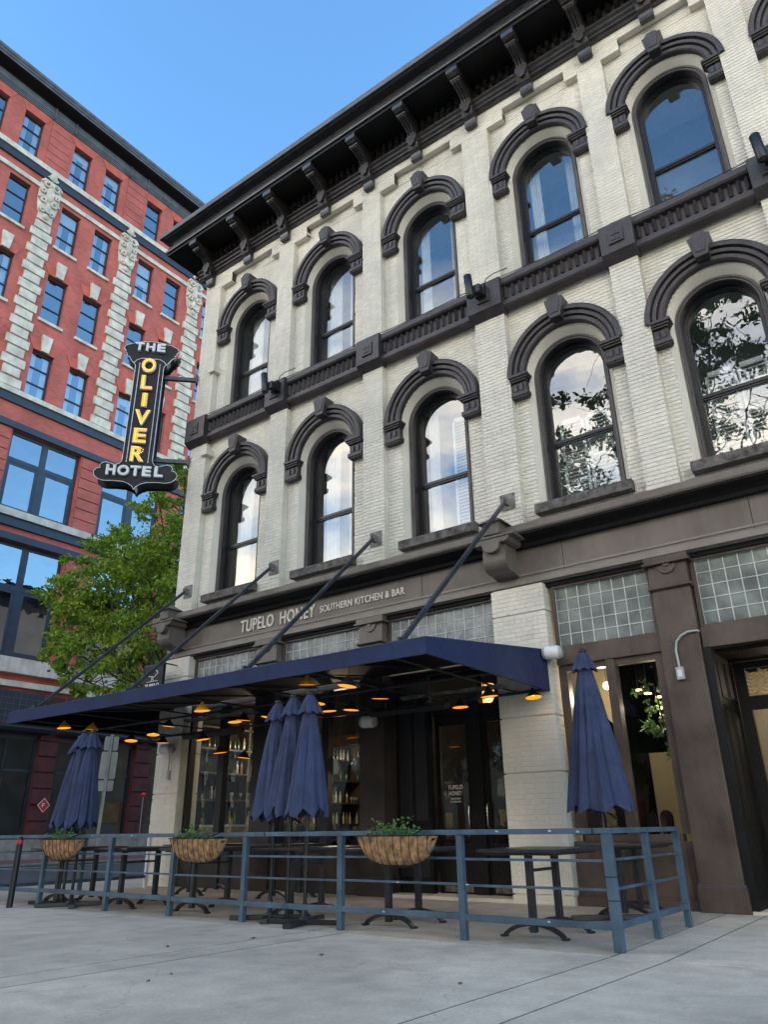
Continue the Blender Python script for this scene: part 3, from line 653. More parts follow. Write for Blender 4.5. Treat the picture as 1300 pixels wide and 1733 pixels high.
# right-hand doorway, set back
dw = frame([(11.86, 11.98, -.06, 1.3, 0, 3.46), (13.9, 14.08, -.06, 1.3, 0, 3.46), (11.98, 13.9, .2, 1.3, 3.40, 3.46)], 'doorway', INK, WB)
pn = MB()
for za, zb_ in ((.2, .95), (1.05, 2.65), (2.75, 3.3)):
    for (ya, yc) in ((.12, .55), (.62, 1.05)):
        pn.box(11.98, 11.995, ya, ya+.03, za, zb_); pn.box(11.98, 11.995, yc-.03, yc, za, zb_); pn.box(11.98, 11.995, ya+.03, yc-.03, za, za+.03); pn.box(11.98, 11.995, ya+.03, yc-.03, zb_-.03, zb_)
pn.build('reveal_panel', INK, dw)
dr = frame([(12.0, 12.16, 1.06, 1.14, 0, 3.38), (12.16, 13.7, 1.06, 1.14, 2.66, 2.86), (12.16, 13.7, 1.06, 1.14, 0, .35), (13.70, 13.86, 1.06, 1.14, 0, 3.38), (12.84, 13.0, 1.06, 1.14, .35, 2.66), (12.16, 13.7, 1.06, 1.14, 3.28, 3.38)], 'door', INK, WB)
for a, c, e, g_ in ((12.16, 12.84, .35, 2.66), (13.0, 13.7, .35, 2.66), (12.16, 13.7, 2.86, 3.28)): MB().add([(a, 1.10, e), (c, 1.10, e), (c, 1.10, g_), (a, 1.10, g_)], [(0, 1, 2, 3)]).build('pane', SHOPGLASS, dr)
MB().box(11.9, 14.0, -.1, 1.2, .0, .035).build('threshold', STONE, WB)
# gilt leaf tracery on the door glass
tr = MB()
def leaf2(x, z, a, l_, w_, y=1.09):
    d = (cos(a), sin(a)); n_ = (-d[1], d[0])
    tr.add([(x, y, z), (x+d[0]*l_*.5+n_[0]*w_, y, z+d[1]*l_*.5+n_[1]*w_), (x+d[0]*l_, y, z+d[1]*l_), (x+d[0]*l_*.5-n_[0]*w_, y, z+d[1]*l_*.5-n_[1]*w_)], [(0, 1, 2, 3)])
for X0, zlo, zhi in ((12.22, 2.90, 3.24), (12.42, 2.88, 3.26), (12.62, 2.88, 3.26), (12.85, 2.88, 3.26), (13.1, 2.88, 3.26), (12.5, 2.5, 2.64), (12.7, 2.5, 2.64)):
    z = zlo
    while z < zhi-.02:
        for s_ in (-1, 1): leaf2(X0, z, pi/2-s_*random.uniform(.7, 1.1), random.uniform(.07, .11), .018)
        leaf2(X0, z, pi/2, .05, .006); z += .055
tr.build('gilt_tracery', mat('gilt', (.75, .55, .28), .5, .1, 9), dr)
# left-hand shop windows beneath the canopy
for (x0, x1, mul) in ((.40, 2.62, 1.52), (3.24, 5.48, 4.52)):
    f = frame([(x0, x0+.09, .05, .2, .8, 3.75), (x1-.09, x1, .05, .2, .8, 3.75), (mul-.09, mul+.09, .04, .2, .8, 3.66), (x0+.09, x1-.09, .05, .2, 3.66, 3.75), (x0+.09, x1-.09, .04, .2, .72, .80)], 'shop_window', BLACK, WB)
    for a, c in ((x0+.09, mul-.09), (mul+.09, x1-.09)): MB().add([(a, .12, .80), (c, .12, .80), (c, .12, 3.66), (a, .12, 3.66)], [(0, 1, 2, 3)]).build('pane', SHOPGLASS, f)
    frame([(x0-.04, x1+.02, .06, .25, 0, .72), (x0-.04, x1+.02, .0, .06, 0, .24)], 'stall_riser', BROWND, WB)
# entrance: dark panelled screen and glazed double doors
e = frame([(6.06, 6.80, .30, .42, 0, 3.75), (8.42, 8.50, .2, .6, 0, 3.75), (6.80, 8.42, .44, .60, 2.98, 3.12), (6.80, 8.42, .44, .6, 3.66, 3.75), (7.56, 7.80, .42, .6, 0, 3.66), (6.06, 8.5, .2, .3, 3.70, 3.76)], 'entrance_screen', INK, WB)
frame([(6.14, 6.42, .285, .30, .3, 1.0), (6.14, 6.42, .285, .30, 1.2, 3.4), (6.48, 6.74, .285, .30, .3, 1.0), (6.48, 6.74, .285, .30, 1.2, 3.4)], 'panel', BLACK, e)
for k_, (a, c) in enumerate(((6.82, 7.56), (7.80, 8.42))):
    d = frame([(a, a+.09, .48, .54, .05, 2.98), (c-.09, c, .48, .54, .05, 2.98), (a+.09, c-.09, .48, .54, .05, .82), (a+.09, c-.09, .48, .54, 2.80, 2.98)], 'door', INK, WB)
    MB().add([(a+.09, .51, .82), (c-.09, .51, .82), (c-.09, .51, 2.80), (a+.09, .51, 2.80)], [(0, 1, 2, 3)]).build('pane', SHOPGLASS, d)
    MB().add([(a, .51, 3.12), (c, .51, 3.12), (c, .51, 3.66), (a, .51, 3.66)], [(0, 1, 2, 3)]).build('transom_pane', SHOPGLASS, d)
    hx = 7.50 if k_ == 0 else 7.86; t = MB()
    t.tube([(hx, .47, 1.06), (hx, .41, 1.08), (hx, .40, 1.14), (hx, .40, 1.38), (hx, .41, 1.44), (hx, .47, 1.46)], .014, 8); t.build('handle', mat('steel_handle%d' % k_, (.55, .54, .52), .25, .1, 5, metal=1), d)
    MB().box(a+.09, c-.09, .475, .48, .08, .17).build('kick_plate', SILL, d)
    if k_ == 0:
        for tx, zz, hh, ww in (('TUPELO', 1.70, .07, .30), ('HONEY', 1.60, .07, .27), ('SOUTHERN', 1.53, .03, .2), ('KITCHEN & BAR', 1.48, .03, .22)):
            me = text_fit(tx, ww, hh, .001, .008); me.materials.append(PRINT); o = put('lettering', me, d, (7.19, .50, zz)); o.rotation_euler = (pi/2, 0, 0)
MB().box(6.1, 8.5, -.10, .6, 0, .05).build('threshold', STONE, WB)
# room behind the shop fronts
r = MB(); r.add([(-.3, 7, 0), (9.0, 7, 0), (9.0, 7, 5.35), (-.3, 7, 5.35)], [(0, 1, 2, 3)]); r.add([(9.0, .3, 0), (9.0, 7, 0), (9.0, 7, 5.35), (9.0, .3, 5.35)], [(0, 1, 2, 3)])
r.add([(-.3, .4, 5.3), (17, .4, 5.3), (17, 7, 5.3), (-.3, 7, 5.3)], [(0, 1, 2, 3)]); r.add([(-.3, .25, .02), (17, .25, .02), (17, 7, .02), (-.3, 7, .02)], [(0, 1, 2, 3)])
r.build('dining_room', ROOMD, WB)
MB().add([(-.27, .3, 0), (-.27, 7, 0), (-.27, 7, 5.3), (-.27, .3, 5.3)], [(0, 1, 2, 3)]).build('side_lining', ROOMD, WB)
r = MB(); r.add([(9.02, 3.6, 0), (11.10, 3.6, 0), (11.10, 3.6, 2.2), (9.02, 3.6, 2.2)], [(0, 1, 2, 3)])
# beige wall with tall round-headed openings
w_ = MB(); holes = []
def archwall(mb, x0, x1, z1, xc, r_, zs, y):
    P = [(xc-r_, 0)]+[(xc-r_*cos(pi*i/18), zs+r_*sin(pi*i/18)) for i in range(19)]+[(xc+r_, 0)]
    mb.add([(x0, y, 0), (xc-r_, y, 0), (xc-r_, y, z1), (x0, y, z1)], [(0, 1, 2, 3)]); mb.add([(xc+r_, y, 0), (x1, y, 0), (x1, y, z1), (xc+r_, y, z1)], [(0, 1, 2, 3)])
    for k in range(1, len(P)-2):
        (a, c), (d, f_) = P[k], P[k+1]; mb.add([(a, y, c), (d, y, f_), (d, y, z1), (a, y, z1)], [(0, 1, 2, 3)])
    mb.add([(p[0], yy, p[1]) for yy in (y, y+.35) for p in P], [(k, k+1, k+1+len(P), k+len(P)) for k in range(len(P)-1)])
archwall(w_, 8.9, 9.9, 3.9, 9.35, .42, 2.5, 1.9); archwall(w_, 9.9, 17, 2.3, 10.05, .12, 1.2, 3.0)
w_.build('plaster_arch', BEIGE, WB)
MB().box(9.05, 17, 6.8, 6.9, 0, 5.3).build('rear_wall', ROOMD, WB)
MB().box(11.2, 17, 2.2, 2.3, 0, 3.4).build('vestibule_wall', BEIGE, WB)

# ================================================================== RED BUILDING
XR0 = -20.0
RB = thing('red_brick_building', 'tall red brick block across the side street with pale quoins and carved cartouches', 'building')
fy = lambda u, v, d: (XR0-d, u, v)
PC = [3.1+5.35*k for k in range(-3, 5)]
Y0, Y1 = PC[0]-1.2, PC[-1]+3.5
CH = 40.6
holes = []; wins = []
for k, pc in enumerate(PC[:-1]):
    for dx in (1.50, 3.68):
        for (za, zb_) in ((36.92, 39.95), (31.95, 35.0), (26.95, 30.0), (22.08, 25.0)):
            holes.append((pc+dx-.60, pc+dx+.60, za, zb_)); wins.append((pc+dx, .60, za, zb_, 'sash'))
    m = pc+2.68
    for (za, zb_, tz) in ((15.72, 20.0, 18.45), (8.7, 14.2, 12.0)):
        holes.append((m-1.93, m+1.93, za, zb_)); wins.append((m, 1.93, za, zb_, tz))
    holes.append((m-2.22, m+2.22, .85, 5.3)); wins.append((m, 2.22, .85, 5.3, 'shop'))
wb_ = MB(); holes_wall(wb_, Y0, Y1, 0, CH, holes, fy, .32)
wb_.build('wall', REDB, RB)
w2 = MB(); w2.box(-44, XR0-.33, Y0, Y0+.3, 0, 43); w2.box(-44, XR0-.33, Y1-.3, Y1, 0, 43); w2.box(-44, -43.7, Y0, Y1, 0, 43); w2.box(-44, XR0-.33, Y0, Y1, 42.6, 42.9); w2.build('outer_wall', REDB, RB)
MB().box(XR0-1.6, XR0-1.5, Y0, Y1, 0, 42).build('room_interior', mat('red_room', (.10, .11, .13), .9, .5, .6), RB)
XX = XR0
def rbox(mb, d0, d1, ya, yb_, za, zb_): mb.box(XX+d0, XX+d1, ya, yb_, za, zb_); return mb
# string courses
for (za, zb_, d, m_, nm) in ((36.55, 36.9, .22, STONE, 'string_course'), (36.05, 36.55, .14, NAVYF, 'string_course'), (35.22, 35.50, .12, STONE, 'lintel_band'), (21.80, 22.08, .25, STONE, 'string_course'), (21.35, 21.80, .14, NAVYF, 'string_course'),
                             (20.0, 20.35, .16, NAVYF, 'lintel_band'), (15.35, 15.72, .28, STONE, 'sill_band'), (14.9, 15.35, .15, NAVYF, 'sill_band'), (14.2, 14.55, .14, NAVYF, 'lintel_band'), (7.95, 8.65, .30, STONE, 'stone_course'), (7.35, 7.6, .2, STONE, 'stone_course')):
    mb = rbox(MB(), .003, d, Y0, Y1, za, zb_)
    mb.prism([(XX+.003, zb_), (XX+d, zb_), (XX+.003, zb_+.06)], Y0, Y1, 'y')
    mb.build(nm, m_, RB)
# cornice
def rprof(name, prof, m_):
    mb = MB(); mb.prism([(XX+a, z) for a, z in prof], Y0-.3, Y1, 'y'); return mb.build(name, m_, RB)
rprof('frieze', [(-.3, 40.6), (.06, 40.6), (.06, 40.68), (.10, 40.69), (.10, 40.78), (.14, 40.79), (.14, 40.88), (.18, 40.89), (.18, 40.98), (.12, 41.0), (.12, 41.45), (-.3, 41.45)], GREYM)
rprof('cornice_soffit', [(-.3, 41.452), (.14, 41.452), (.2, 41.50), (.80, 41.56), (.88, 41.60), (-.3, 41.60)], INK)
rprof('cornice', [(-.3, 41.605), (.90, 41.605), (.90, 41.70), (.98, 41.76), (.98, 41.84), (1.05, 41.90), (1.08, 41.96), (1.08, 42.08), (-.3, 42.2)], GREYM)
for k, pc in enumerate(PC):
    for s_ in (-.68, .68):
        mb = MB(); rbox(mb, .10, .22, pc+s_-.03, pc+s_+.03, 40.6, 41.45); mb.build('frieze_rib', GREYM, RB)
# piers: painted blocks below, brick rustication, quoins, cartouches and panels above
qm = {}
def shared(key, f, m_):
    if key not in qm:
        me = f().mesh(key); me.materials.append(m_); qm[key] = me
    return qm[key]
for k, pc in enumerate(PC):
    vis_ = k >= 1
    MB().box(XX-.31, XX+.005, pc-.462, pc+.462, .86, 5.29).build('pier_facing', REDP, RB)
    z = .9
    while z < 7.1:
        o = put('rusticated_block', shared('rblk', lambda: MB().prism([(0, 0), (.0, .66), (.07, .63), (.07, .03)], -.46, .46, 'y'), REDP), RB, (XX+.006, pc, z)); z += .70
    # grooved brick pier beside the big windows
    for (za, zb_) in ((8.8, 14.1), (15.8, 19.9)):
        z = za
        while z < zb_-.3:
            put('rusticated_block', shared('rblk2', lambda: MB().prism([(0, 0), (.0, .56), (.06, .545), (.06, .015)], -.66, .66, 'y'), REDB), RB, (XX+.003, pc, z)); z += .59
    z = 22.16; j = 0
    while z < 33.0:
        wd = .62 if j % 2 == 0 else .45
        put('quoin', shared('quoin%d' % (j % 2), lambda: MB().prism([(0, 0), (0, .55), (.13, .52), (.13, .03)], -wd, wd, 'y'), STONE), RB, (XX+.003, pc, z)); z += .605; j += 1
    # cartouche
    def cart():
        mb = MB(); mb.prism([(-.42, 0), (-.42, .5), (-.5, .6), (-.62, 1.4), (-.62, 2.6), (-.45, 3.0), (-.30, 3.1), (-.25, 3.5), (0, 3.75), (.25, 3.5), (.30, 3.1), (.45, 3.0), (.62, 2.6), (.62, 1.4), (.5, .6), (.42, .5), (.42, 0)], 0, .12, 'x')
        def swirl(cy, cz, r0, turns, s_, th, x=.16):
            pts = [(x+.05*t, cy+s_*r0*(1-.8*t)*cos(t*turns*2*pi), cz+r0*(1-.8*t)*sin(t*turns*2*pi)) for t in [i/22 for i in range(23)]]
            mb.tube(pts, th, 6)
        for s_ in (-1, 1):
            swirl(s_*.30, 2.55, .30, 1.4, s_, .075); swirl(s_*.36, 1.35, .26, 1.3, s_, .075); swirl(s_*.25, .62, .2, 1.2, -s_, .06); swirl(s_*.40, 1.95, .20, 1.2, -s_, .06); swirl(s_*.16, 3.1, .14, 1.2, s_, .05)
        for cy, cz, ry, rz_ in ((0, 3.30, .22, .34), (0, 2.0, .26, .55), (0, .95, .16, .35), (0, .3, .2, .2)):
            mb.lathe([(max(.001, sin(pi*i/8)), -cos(pi*i/8)) for i in range(9)], n=12, T=Matrix.Translation((.13, cy, cz)) @ Matrix.Diagonal((.14, ry, rz_, 1)))
        for i in range(7):
            a = -.9+i*.3; mb.tube([(.15, 0, .9), (.22, .35*sin(a), .9-.45*cos(a)*.8)], .045, 5)
        return mb
    if vis_:
        put('cartouche', shared('cartouche', cart, STONE), RB, (XX+.01, pc, 33.1))
    # panel on the top storey
    z = 36.98
    while z < 40.2:
        put('panel_course', shared('pcourse', lambda: MB().prism([(0, 0), (0, .56), (.05, .55), (.05, .01)], -.66, .66, 'y'), REDB), RB, (XX+.003, pc, z)); z += .585
# windows
for (m, hw_, za, zb_, kind) in wins:
    if m < -14: continue
    f = MB(); xo = XX-.22
    def bar(a, c, e, g_, d=.06): f.box(xo-d, xo+.02, a, c, e, g_)
    t_ = .085 if kind == 'sash' else .14
    bar(m-hw_, m-hw_+t_, za, zb_); bar(m+hw_-t_, m+hw_, za, zb_); bar(m-hw_+t_, m+hw_-t_, zb_-t_*1.4, zb_); bar(m-hw_+t_, m+hw_-t_, za, za+t_)
    panes = []
    if kind == 'sash':
        hs = [za+t_, za+(zb_-za)*.33, za+(zb_-za)*.655, zb_-t_*1.4]
        for q_ in (1, 2): bar(m-hw_+t_, m+hw_-t_, hs[q_]-.035, hs[q_]+.035, .08)
        for q_ in range(3): panes.append((m-hw_+t_, m+hw_-t_, hs[q_]+(.035 if q_ else 0), hs[q_+1]-(.035 if q_ < 2 else 0)))
    elif kind == 'shop':
        zt = 3.75; bar(m-hw_+t_, m+hw_-t_, zt-.06, zt+.06)
        for u in (-.75, .75): bar(m+u-.03, m+u+.03, za+t_, zb_-t_*1.4)
        es = [m-hw_+t_, m-.78, m-.72, m+.72, m+.78, m+hw_-t_]
        for q_ in (0, 2, 4): panes += [(es[q_], es[q_+1], za+t_, zt-.06), (es[q_], es[q_+1], zt+.06, zb_-t_*1.4)]
    else:
        bar(m-.16, m+.16, za+t_, zb_-t_*1.4, .1); bar(m-hw_+t_, m-.16, kind-.12, kind+.12); bar(m+.16, m+hw_-t_, kind-.12, kind+.12)
        for a, c in ((m-hw_+t_, m-.16), (m+.16, m+hw_-t_)):
            panes += [(a, c, za+t_, kind-.12), (a, c, kind+.12, zb_-t_*1.4)]
            for (e, g_) in ((za+t_, kind-.12),):
                f.box(xo-.05, xo, a, a+.14, e, g_); f.box(xo-.05, xo, c-.14, c, e, g_); f.box(xo-.05, xo, a+.14, c-.14, e, e+.14); f.box(xo-.05, xo, a+.14, c-.14, g_-.14, g_)
    fo = f.build('window', NAVYF, RB)
    for (a, c, e, g_) in panes:
        tl = random.uniform(-.004, .004)*(c-a)
        MB().add([(xo-.03+tl, a, e), (xo-.03-tl, c, e), (xo-.03-tl, c, g_), (xo-.03+tl, a, g_)], [(0, 1, 2, 3)]).build('pane', REDSHOP if kind == 'shop' else REDGLASS, fo)
    if kind == 'sash':
        if za not in (22.08, 36.92): rbox(MB(), -.05, .14, m-hw_-.12, m+hw_+.12, za-.17, za-.003).build('stone_sill', STONE, fo)
        if 25 < zb_ < 31: MB().prism([(m-.20, zb_+.0), (m-.30, zb_+1.0), (m+.30, zb_+1.0), (m+.20, zb_+.0)], XX+.003, XX+.16, 'x').build('keystone', STONE, fo)
        if zb_ == 25.0: MB().prism([(m-.20, zb_+.0), (m-.30, zb_+1.0), (m+.30, zb_+1.0), (m+.20, zb_+.0)], XX+.003, XX+.16, 'x').build('keystone', STONE, fo)
        if zb_ != 35.0:
            MB().prism([(m-hw_-.02, zb_+.0), (m-hw_-.34, zb_+.62), (m+hw_+.34, zb_+.62), (m+hw_+.02, zb_+.0)], XX+.003, XX+.03, 'x').build('flat_arch', REDPL, fo)
        if random.random() < .55:
            cu = MB(); c0 = random.choice([.35, .6, .95]); cu.box(xo-.16, xo-.14, m-hw_+.1, m-hw_+.1+(2*hw_-.2)*.3, za+.1, zb_-.1)
            cu.box(xo-.16, xo-.14, m+hw_-.1-(2*hw_-.2)*.28, m+hw_-.1, za+.1, zb_-.1)
            if random.random() < .5: cu.box(xo-.12, xo-.10, m-hw_+.1, m+hw_-.1, zb_-(zb_-za)*c0*.6, zb_-.1)
            cu.build('curtain', CURT, fo)
    if kind == 'shop':
        for d in (.95,): MB().box(xo-.9, xo-.85, m+d-.32, m+d+.32, za+.1, 3.5).build('pale_banner', PALE, fo)
# shop-front heads
for k, pc in enumerate(PC[:-1]):
    m = pc+2.68; mb = MB(); mb.prism([(XX+.003, 5.3), (XX+.35, 5.42), (XX+.45, 5.55), (XX+.45, 5.66), (XX+.003, 5.72)], m-2.5, m+2.5, 'y')
    mb.build('shopfront_cornice', NAVYF, RB)
    g_ = MB(); g_.box(XX+.02, XX+.05, m-2.1, m+2.1, 5.75, 7.2); g_.build('grille_backing', NAVYF, RB)
    g_ = MB()
    for q_ in range(15): g_.box(XX+.055, XX+.07, m-2.1+q_*.3-.01, m-2.1+q_*.3+.01, 5.75, 7.2)
    for q_ in range(6): g_.box(XX+.052, XX+.066, m-2.1, m+2.1, 5.8+q_*.27-.01, 5.8+q_*.27+.01)
    g_.build('window_grille', GREYM, RB, kind='stuff')
MB().box(XX, XX+.12, Y0, Y1, .02, .85).build('plinth', KERB, RB)

# painted mural inside the second shop window
for (ya, yb_, za, zb_, m_) in ((12.35, 13.25, 1.55, 2.55, MURY), (13.25, 14.0, 1.2, 2.55, MURR), (12.35, 13.9, .9, 1.5, TEAL)):
    q_ = MB(); q_.prism([(ya, za), (yb_, za), (yb_, zb_), ((ya+yb_)/2, zb_-.12), (ya, zb_)], XX-.75, XX-.70, 'x'); q_.build('mural_panel', m_, RB)
# ================================================================== CANOPY
AW = thing('awning', 'large navy canvas awning held by four steel rods over the dining patio', 'awning')
ax0, ax1, ay = -.55, 9.44, -3.75
b = MB()
b.add([(ax0, -.12, 3.76), (ax1, -.12, 3.76), (ax1, ay, 3.30), (ax0, ay, 3.30)], [(0, 1, 2, 3)])
b.add([(ax0, ay, 3.30), (ax1, ay, 3.30), (ax1, ay, 3.085), (ax0, ay, 3.085)], [(0, 1, 2, 3)])
for x in (ax0, ax1): b.add([(x, -.12, 3.76), (x, ay, 3.30), (x, ay, 3.085), (x, -.12, 3.085)], [(0, 1, 2, 3)])
o = b.build('canvas', NAVY, AW, fix=False); md = o.modifiers.new('thick', 'SOLIDIFY'); md.thickness = .012; md.offset = 0
b = MB(); b.add([(ax0+.02, -.13, 3.735), (ax1-.02, -.13, 3.735), (ax1-.02, ay+.02, 3.275), (ax0+.02, ay+.02, 3.275)], [(0, 1, 2, 3)])
for x in (ax0+.02, ax1-.02): b.add([(x, -.13, 3.735), (x, ay+.02, 3.275), (x, ay+.02, 3.10), (x, -.13, 3.10)], [(0, 1, 2, 3)])
b.build('shade_sheet', INK, AW, fix=False)  # black sheet added to stand in for the shade under the canvas
t = MB()
for (p, q_) in (((ax0, ay+.03, 3.11), (ax1, ay+.03, 3.11)), ((ax0+.03, ay, 3.11), (ax0+.03, -.15, 3.11)), ((ax1-.03, ay, 3.11), (ax1-.03, -.15, 3.11)), ((ax0, -1.9, 3.13), (ax1, -1.9, 3.13)), ((ax0, ay+.04, 3.28), (ax1, ay+.04, 3.28)), ((ax0, -.15, 3.11), (ax1, -.15, 3.11))): t.tube([p, q_], .024, 6)
x = .0
while x < 9.3: t.tube([(x, ay+.04, 3.26), (x, -.15, 3.70)], .02, 6); t.tube([(x, ay+.04, 3.12), (x, -.15, 3.12)], .016, 6); x += 1.48
t.build('frame', STEEL, AW)
for x in (ax0, 0.0, 2.95, 5.93, 8.88, ax1):
    MB().tube([(x, ay-.008, 3.292), (x+.001, ay-.008, 3.299)], .004, 5)
sm_ = MB(); x = ax0+1.43
while x < ax1-.5: sm_.box(x-.004, x+.004, ay-.010, ay-.005, 3.088, 3.298); x += 1.43
sm_.build('seam', NAVY_U, AW, kind='stuff')
me = MB(); me.tube([(ax0, ay-.002, 3.302), (ax1, ay-.002, 3.302)], .009, 6); me.tube([(ax1+.002, ay, 3.302), (ax1+.002, -.12, 3.762)], .009, 6); me.build('piping', NAVY_U, AW)
for x0, x1 in ((-.07, .0), (2.92, 2.95), (5.86, 5.93), (8.93, 8.88)):
    k = MB(); d = Vector((x1-x0, ay+.25+.10, 3.33-6.60)).normalized()
    p0, p1 = Vector((x0, -.10, 6.60)), Vector((x1, ay+.25, 3.36)); k.tube([p0, p1], .042, 4, sm=False)
    rd = k.build('support_rod', STEEL, AW)
    k = MB(); k.box(x0-.15, x0+.15, -.02, -.004, 6.46, 6.78); k.box(x0-.03, x0-.018, -.15, -.02, 6.53, 6.68); k.box(x0+.018, x0+.03, -.15, -.02, 6.53, 6.68)
    for u in (-.11, .11):
        for v in (-.12, .12): k.tube([(x0+u, -.035, 6.62+v), (x0+u, -.02, 6.62+v)], .014, 6)
    k.tube([(x0-.05, -.11, 6.60), (x0+.05, -.11, 6.60)], .018, 8)
    k.build('wall_plate', PLATE, rd, bevel=.002)
    k = MB(); k.box(x1-.06, x1+.06, ay+.12, ay+.36, 3.345, 3.36); k.box(x1-.02, x1+.02, ay+.18, ay+.30, 3.36, 3.42); k.build('foot_plate', STEEL, rd)

# pendant lamps under the canopy ------------------------------------------
LC = Vector((14.476, -11.5, 1.068))
lamp = thing('pendant_lamp', 'x', 'lamp')
k = MB(); k.lathe([(.018, .12), (.02, .145), (.0001, .15)], n=12); k.lathe([(.02, .13), (.130, .005), (.132, 0)], n=24)
sh = k.build('lamp_shade', SHADEO, lamp, fix=False)
k = MB(); k.lathe([(.128, .0), (.016, .124)], n=24); k.build('lamp_lining', LAMPGLOW, sh, fix=False)
MB().sphere((0, 0, .05), .022, 8).build('bulb', BULB, lamp)
MB().tube([(0, 0, .14), (0, 0, .28)], .004, 5).build('cord', INK, lamp)
LAMPS = [(8.04, -3.60, 2.86, 0, 'lit cone lamp hanging nearest the awning front corner, above the planter with the greenest plant'), (7.02, -3.28, 3.04, 1, 'brassy cone lamp right above the middle trio of closed umbrellas'), (7.75, -2.46, 2.86, 0, 'cone lamp hanging between the middle umbrellas and the entrance, highest above the dark screen'),
 (7.72, -1.30, 2.88, 0, 'cone lamp left of the pair in front of the entrance transom'), (8.15, -.80, 2.88, 0, 'cone lamp hanging in front of the glowing transom over the entrance door'), (9.10, -1.55, 2.86, 0, 'cone lamp hanging just left of the brick pier'), (9.30, -.45, 2.96, 0, 'cone lamp that throws orange light on the brick pier'),
 (4.84, -3.38, 2.86, 1, 'brassy cone lamp hanging at the awning edge above the middle planter'), (3.0, -1.75, 2.68, 0, 'large lit cone lamp hanging left of the black heater over the bar window'), (4.41, -2.07, 2.88, 0, 'cone lamp hanging on the right of the heater by the bar window'), (3.05, -1.35, 2.46, 0, 'low cone lamp under the heater, upper of a stepped pair'), (3.45, -1.1, 2.36, 0, 'lowest cone lamp in front of the bar shelves'),
 (6.73, -2.73, 2.86, 0, 'cone lamp just right of the middle umbrella tops'), (6.35, -2.0, 2.86, 0, 'cone lamp behind the umbrella tops, left of the twin shades'), (6.62, -1.75, 2.88, 0, 'cone lamp second to the right of the umbrella tops'), (.29, -3.02, 3.0, 1, 'yellow cone lamp above the left-hand group of closed umbrellas'), (.60, -2.60, 2.98, 1, 'yellow cone lamp just right of the left-hand umbrella tops'),
 (.75, -1.75, 2.82, 0, 'cone lamp hanging in front of the street sign backs'), (.75, -.95, 2.84, 0, 'cone lamp next to the wall speaker on the left pier'), (2.01, -1.82, 3.0, 0, 'bright bulb lamp just under the canvas at the left pier'), (3.73, -1.64, 2.95, 0, 'small far cone lamp behind the heater over the bar'), (.93, -1.35, 2.96, 0, 'dim cone lamp half hidden beside the left pier'), (4.79, -1.83, 2.92, 0, 'small cone lamp tucked behind the left of the middle umbrellas'), (5.55, -1.4, 2.90, 0, 'small cone lamp glimpsed behind the middle umbrella cluster')]
sh2 = {}
for i, (x, y, z, ty, lb) in enumerate(LAMPS):
    o = lamp if i == 0 else dup(lamp, (x, y, z), 0, lb)
    o.location = (x, y, z); o['label'] = lb; o['group'] = 'cone lamps hanging under the awning'
    o.rotation_euler = (random.uniform(-.12, .12), random.uniform(-.12, .12), 0)
    cord = [c for c in KIDS.get('pendant_lamp', [])]
    if ty:
        for c in o.children if i == 0 else [c for c in COL.objects if c.parent == o]:
            if c.name.startswith('lamp_shade'):
                c.data = c.data.copy(); c.data.materials[0] = SHADEY
def slab(name, label, cat, loc, dim, rz, tilt, m, extra=True):
    th = thing(name, label, cat, loc, rz); th.rotation_euler = (tilt, 0, rz)
    k = MB(); a, c, d = dim; k.prism([(-c/2, 0), (-c/2+.03, -d), (c/2-.03, -d), (c/2, 0)], -a/2, a/2, 'x'); k.build('body', m, th)
    k = MB(); k.box(-a/2+.06, a/2-.06, -c/2+.04, c/2-.04, -d-.004, -d-.001); k.build('emitter_panel', BLACK if m is not GREYP else WHITE, th)
    k = MB(); k.tube([(-a*.3, 0, 0), (-a*.3, 0, .12)], .01, 6); k.tube([(a*.3, 0, 0), (a*.3, 0, .12)], .01, 6); k.build('hanger', STEEL, th)
    return th
slab('patio_heater', 'slim black heater panel hanging in front of the bar window', 'heater', (2.9, -1.45, 2.86), (1.5, .24, .08), .05, .35, BLACK)
slab('patio_heater', 'slim black heater panel hanging in front of the entrance screen', 'heater', (7.6, -1.5, 2.86), (1.4, .24, .08), .05, .35, BLACK)
slab('strip_light', 'long grey strip fixture under the awning near the brick pier', 'light fixture', (8.3, -1.3, 3.06), (1.9, .16, .05), 0, 0, SILL)
slab('strip_light', 'long grey strip fixture under the awning by the left lamps', 'light fixture', (3.6, -1.9, 3.06), (1.9, .16, .05), 0, 0, SILL)
def speaker(label, loc, rz):
    th = thing('outdoor_speaker', label, 'speaker', loc, rz)
    T = Matrix.Rotation(pi/2, 4, 'Y')
    MB().lathe([(.001, -.16), (.085, -.16), (.10, -.13), (.105, 0), (.10, .13), (.085, .16), (.001, .16)], n=16, T=T).build('body', GREYP, th)
    MB().box(-.13, .13, .03, .14, -.03, .03).build('bracket', SILL, th)
    MB().lathe([(.107, -.11), (.110, -.10), (.110, .10), (.107, .11)], n=16, T=T @ Matrix.Diagonal((1, 1, 1, 1))).build('grille', WHITE, th)
speaker('grey drum speaker on the dark screen left of the entrance', (5.85, -.28, 2.90), .25)
speaker('pale drum speaker on the white pier behind the single umbrella', (9.62, -.28, 3.66), .2)
speaker('grey drum speaker with a dangling cable on the left corner pier', (.05, -.28, 2.80), .2)

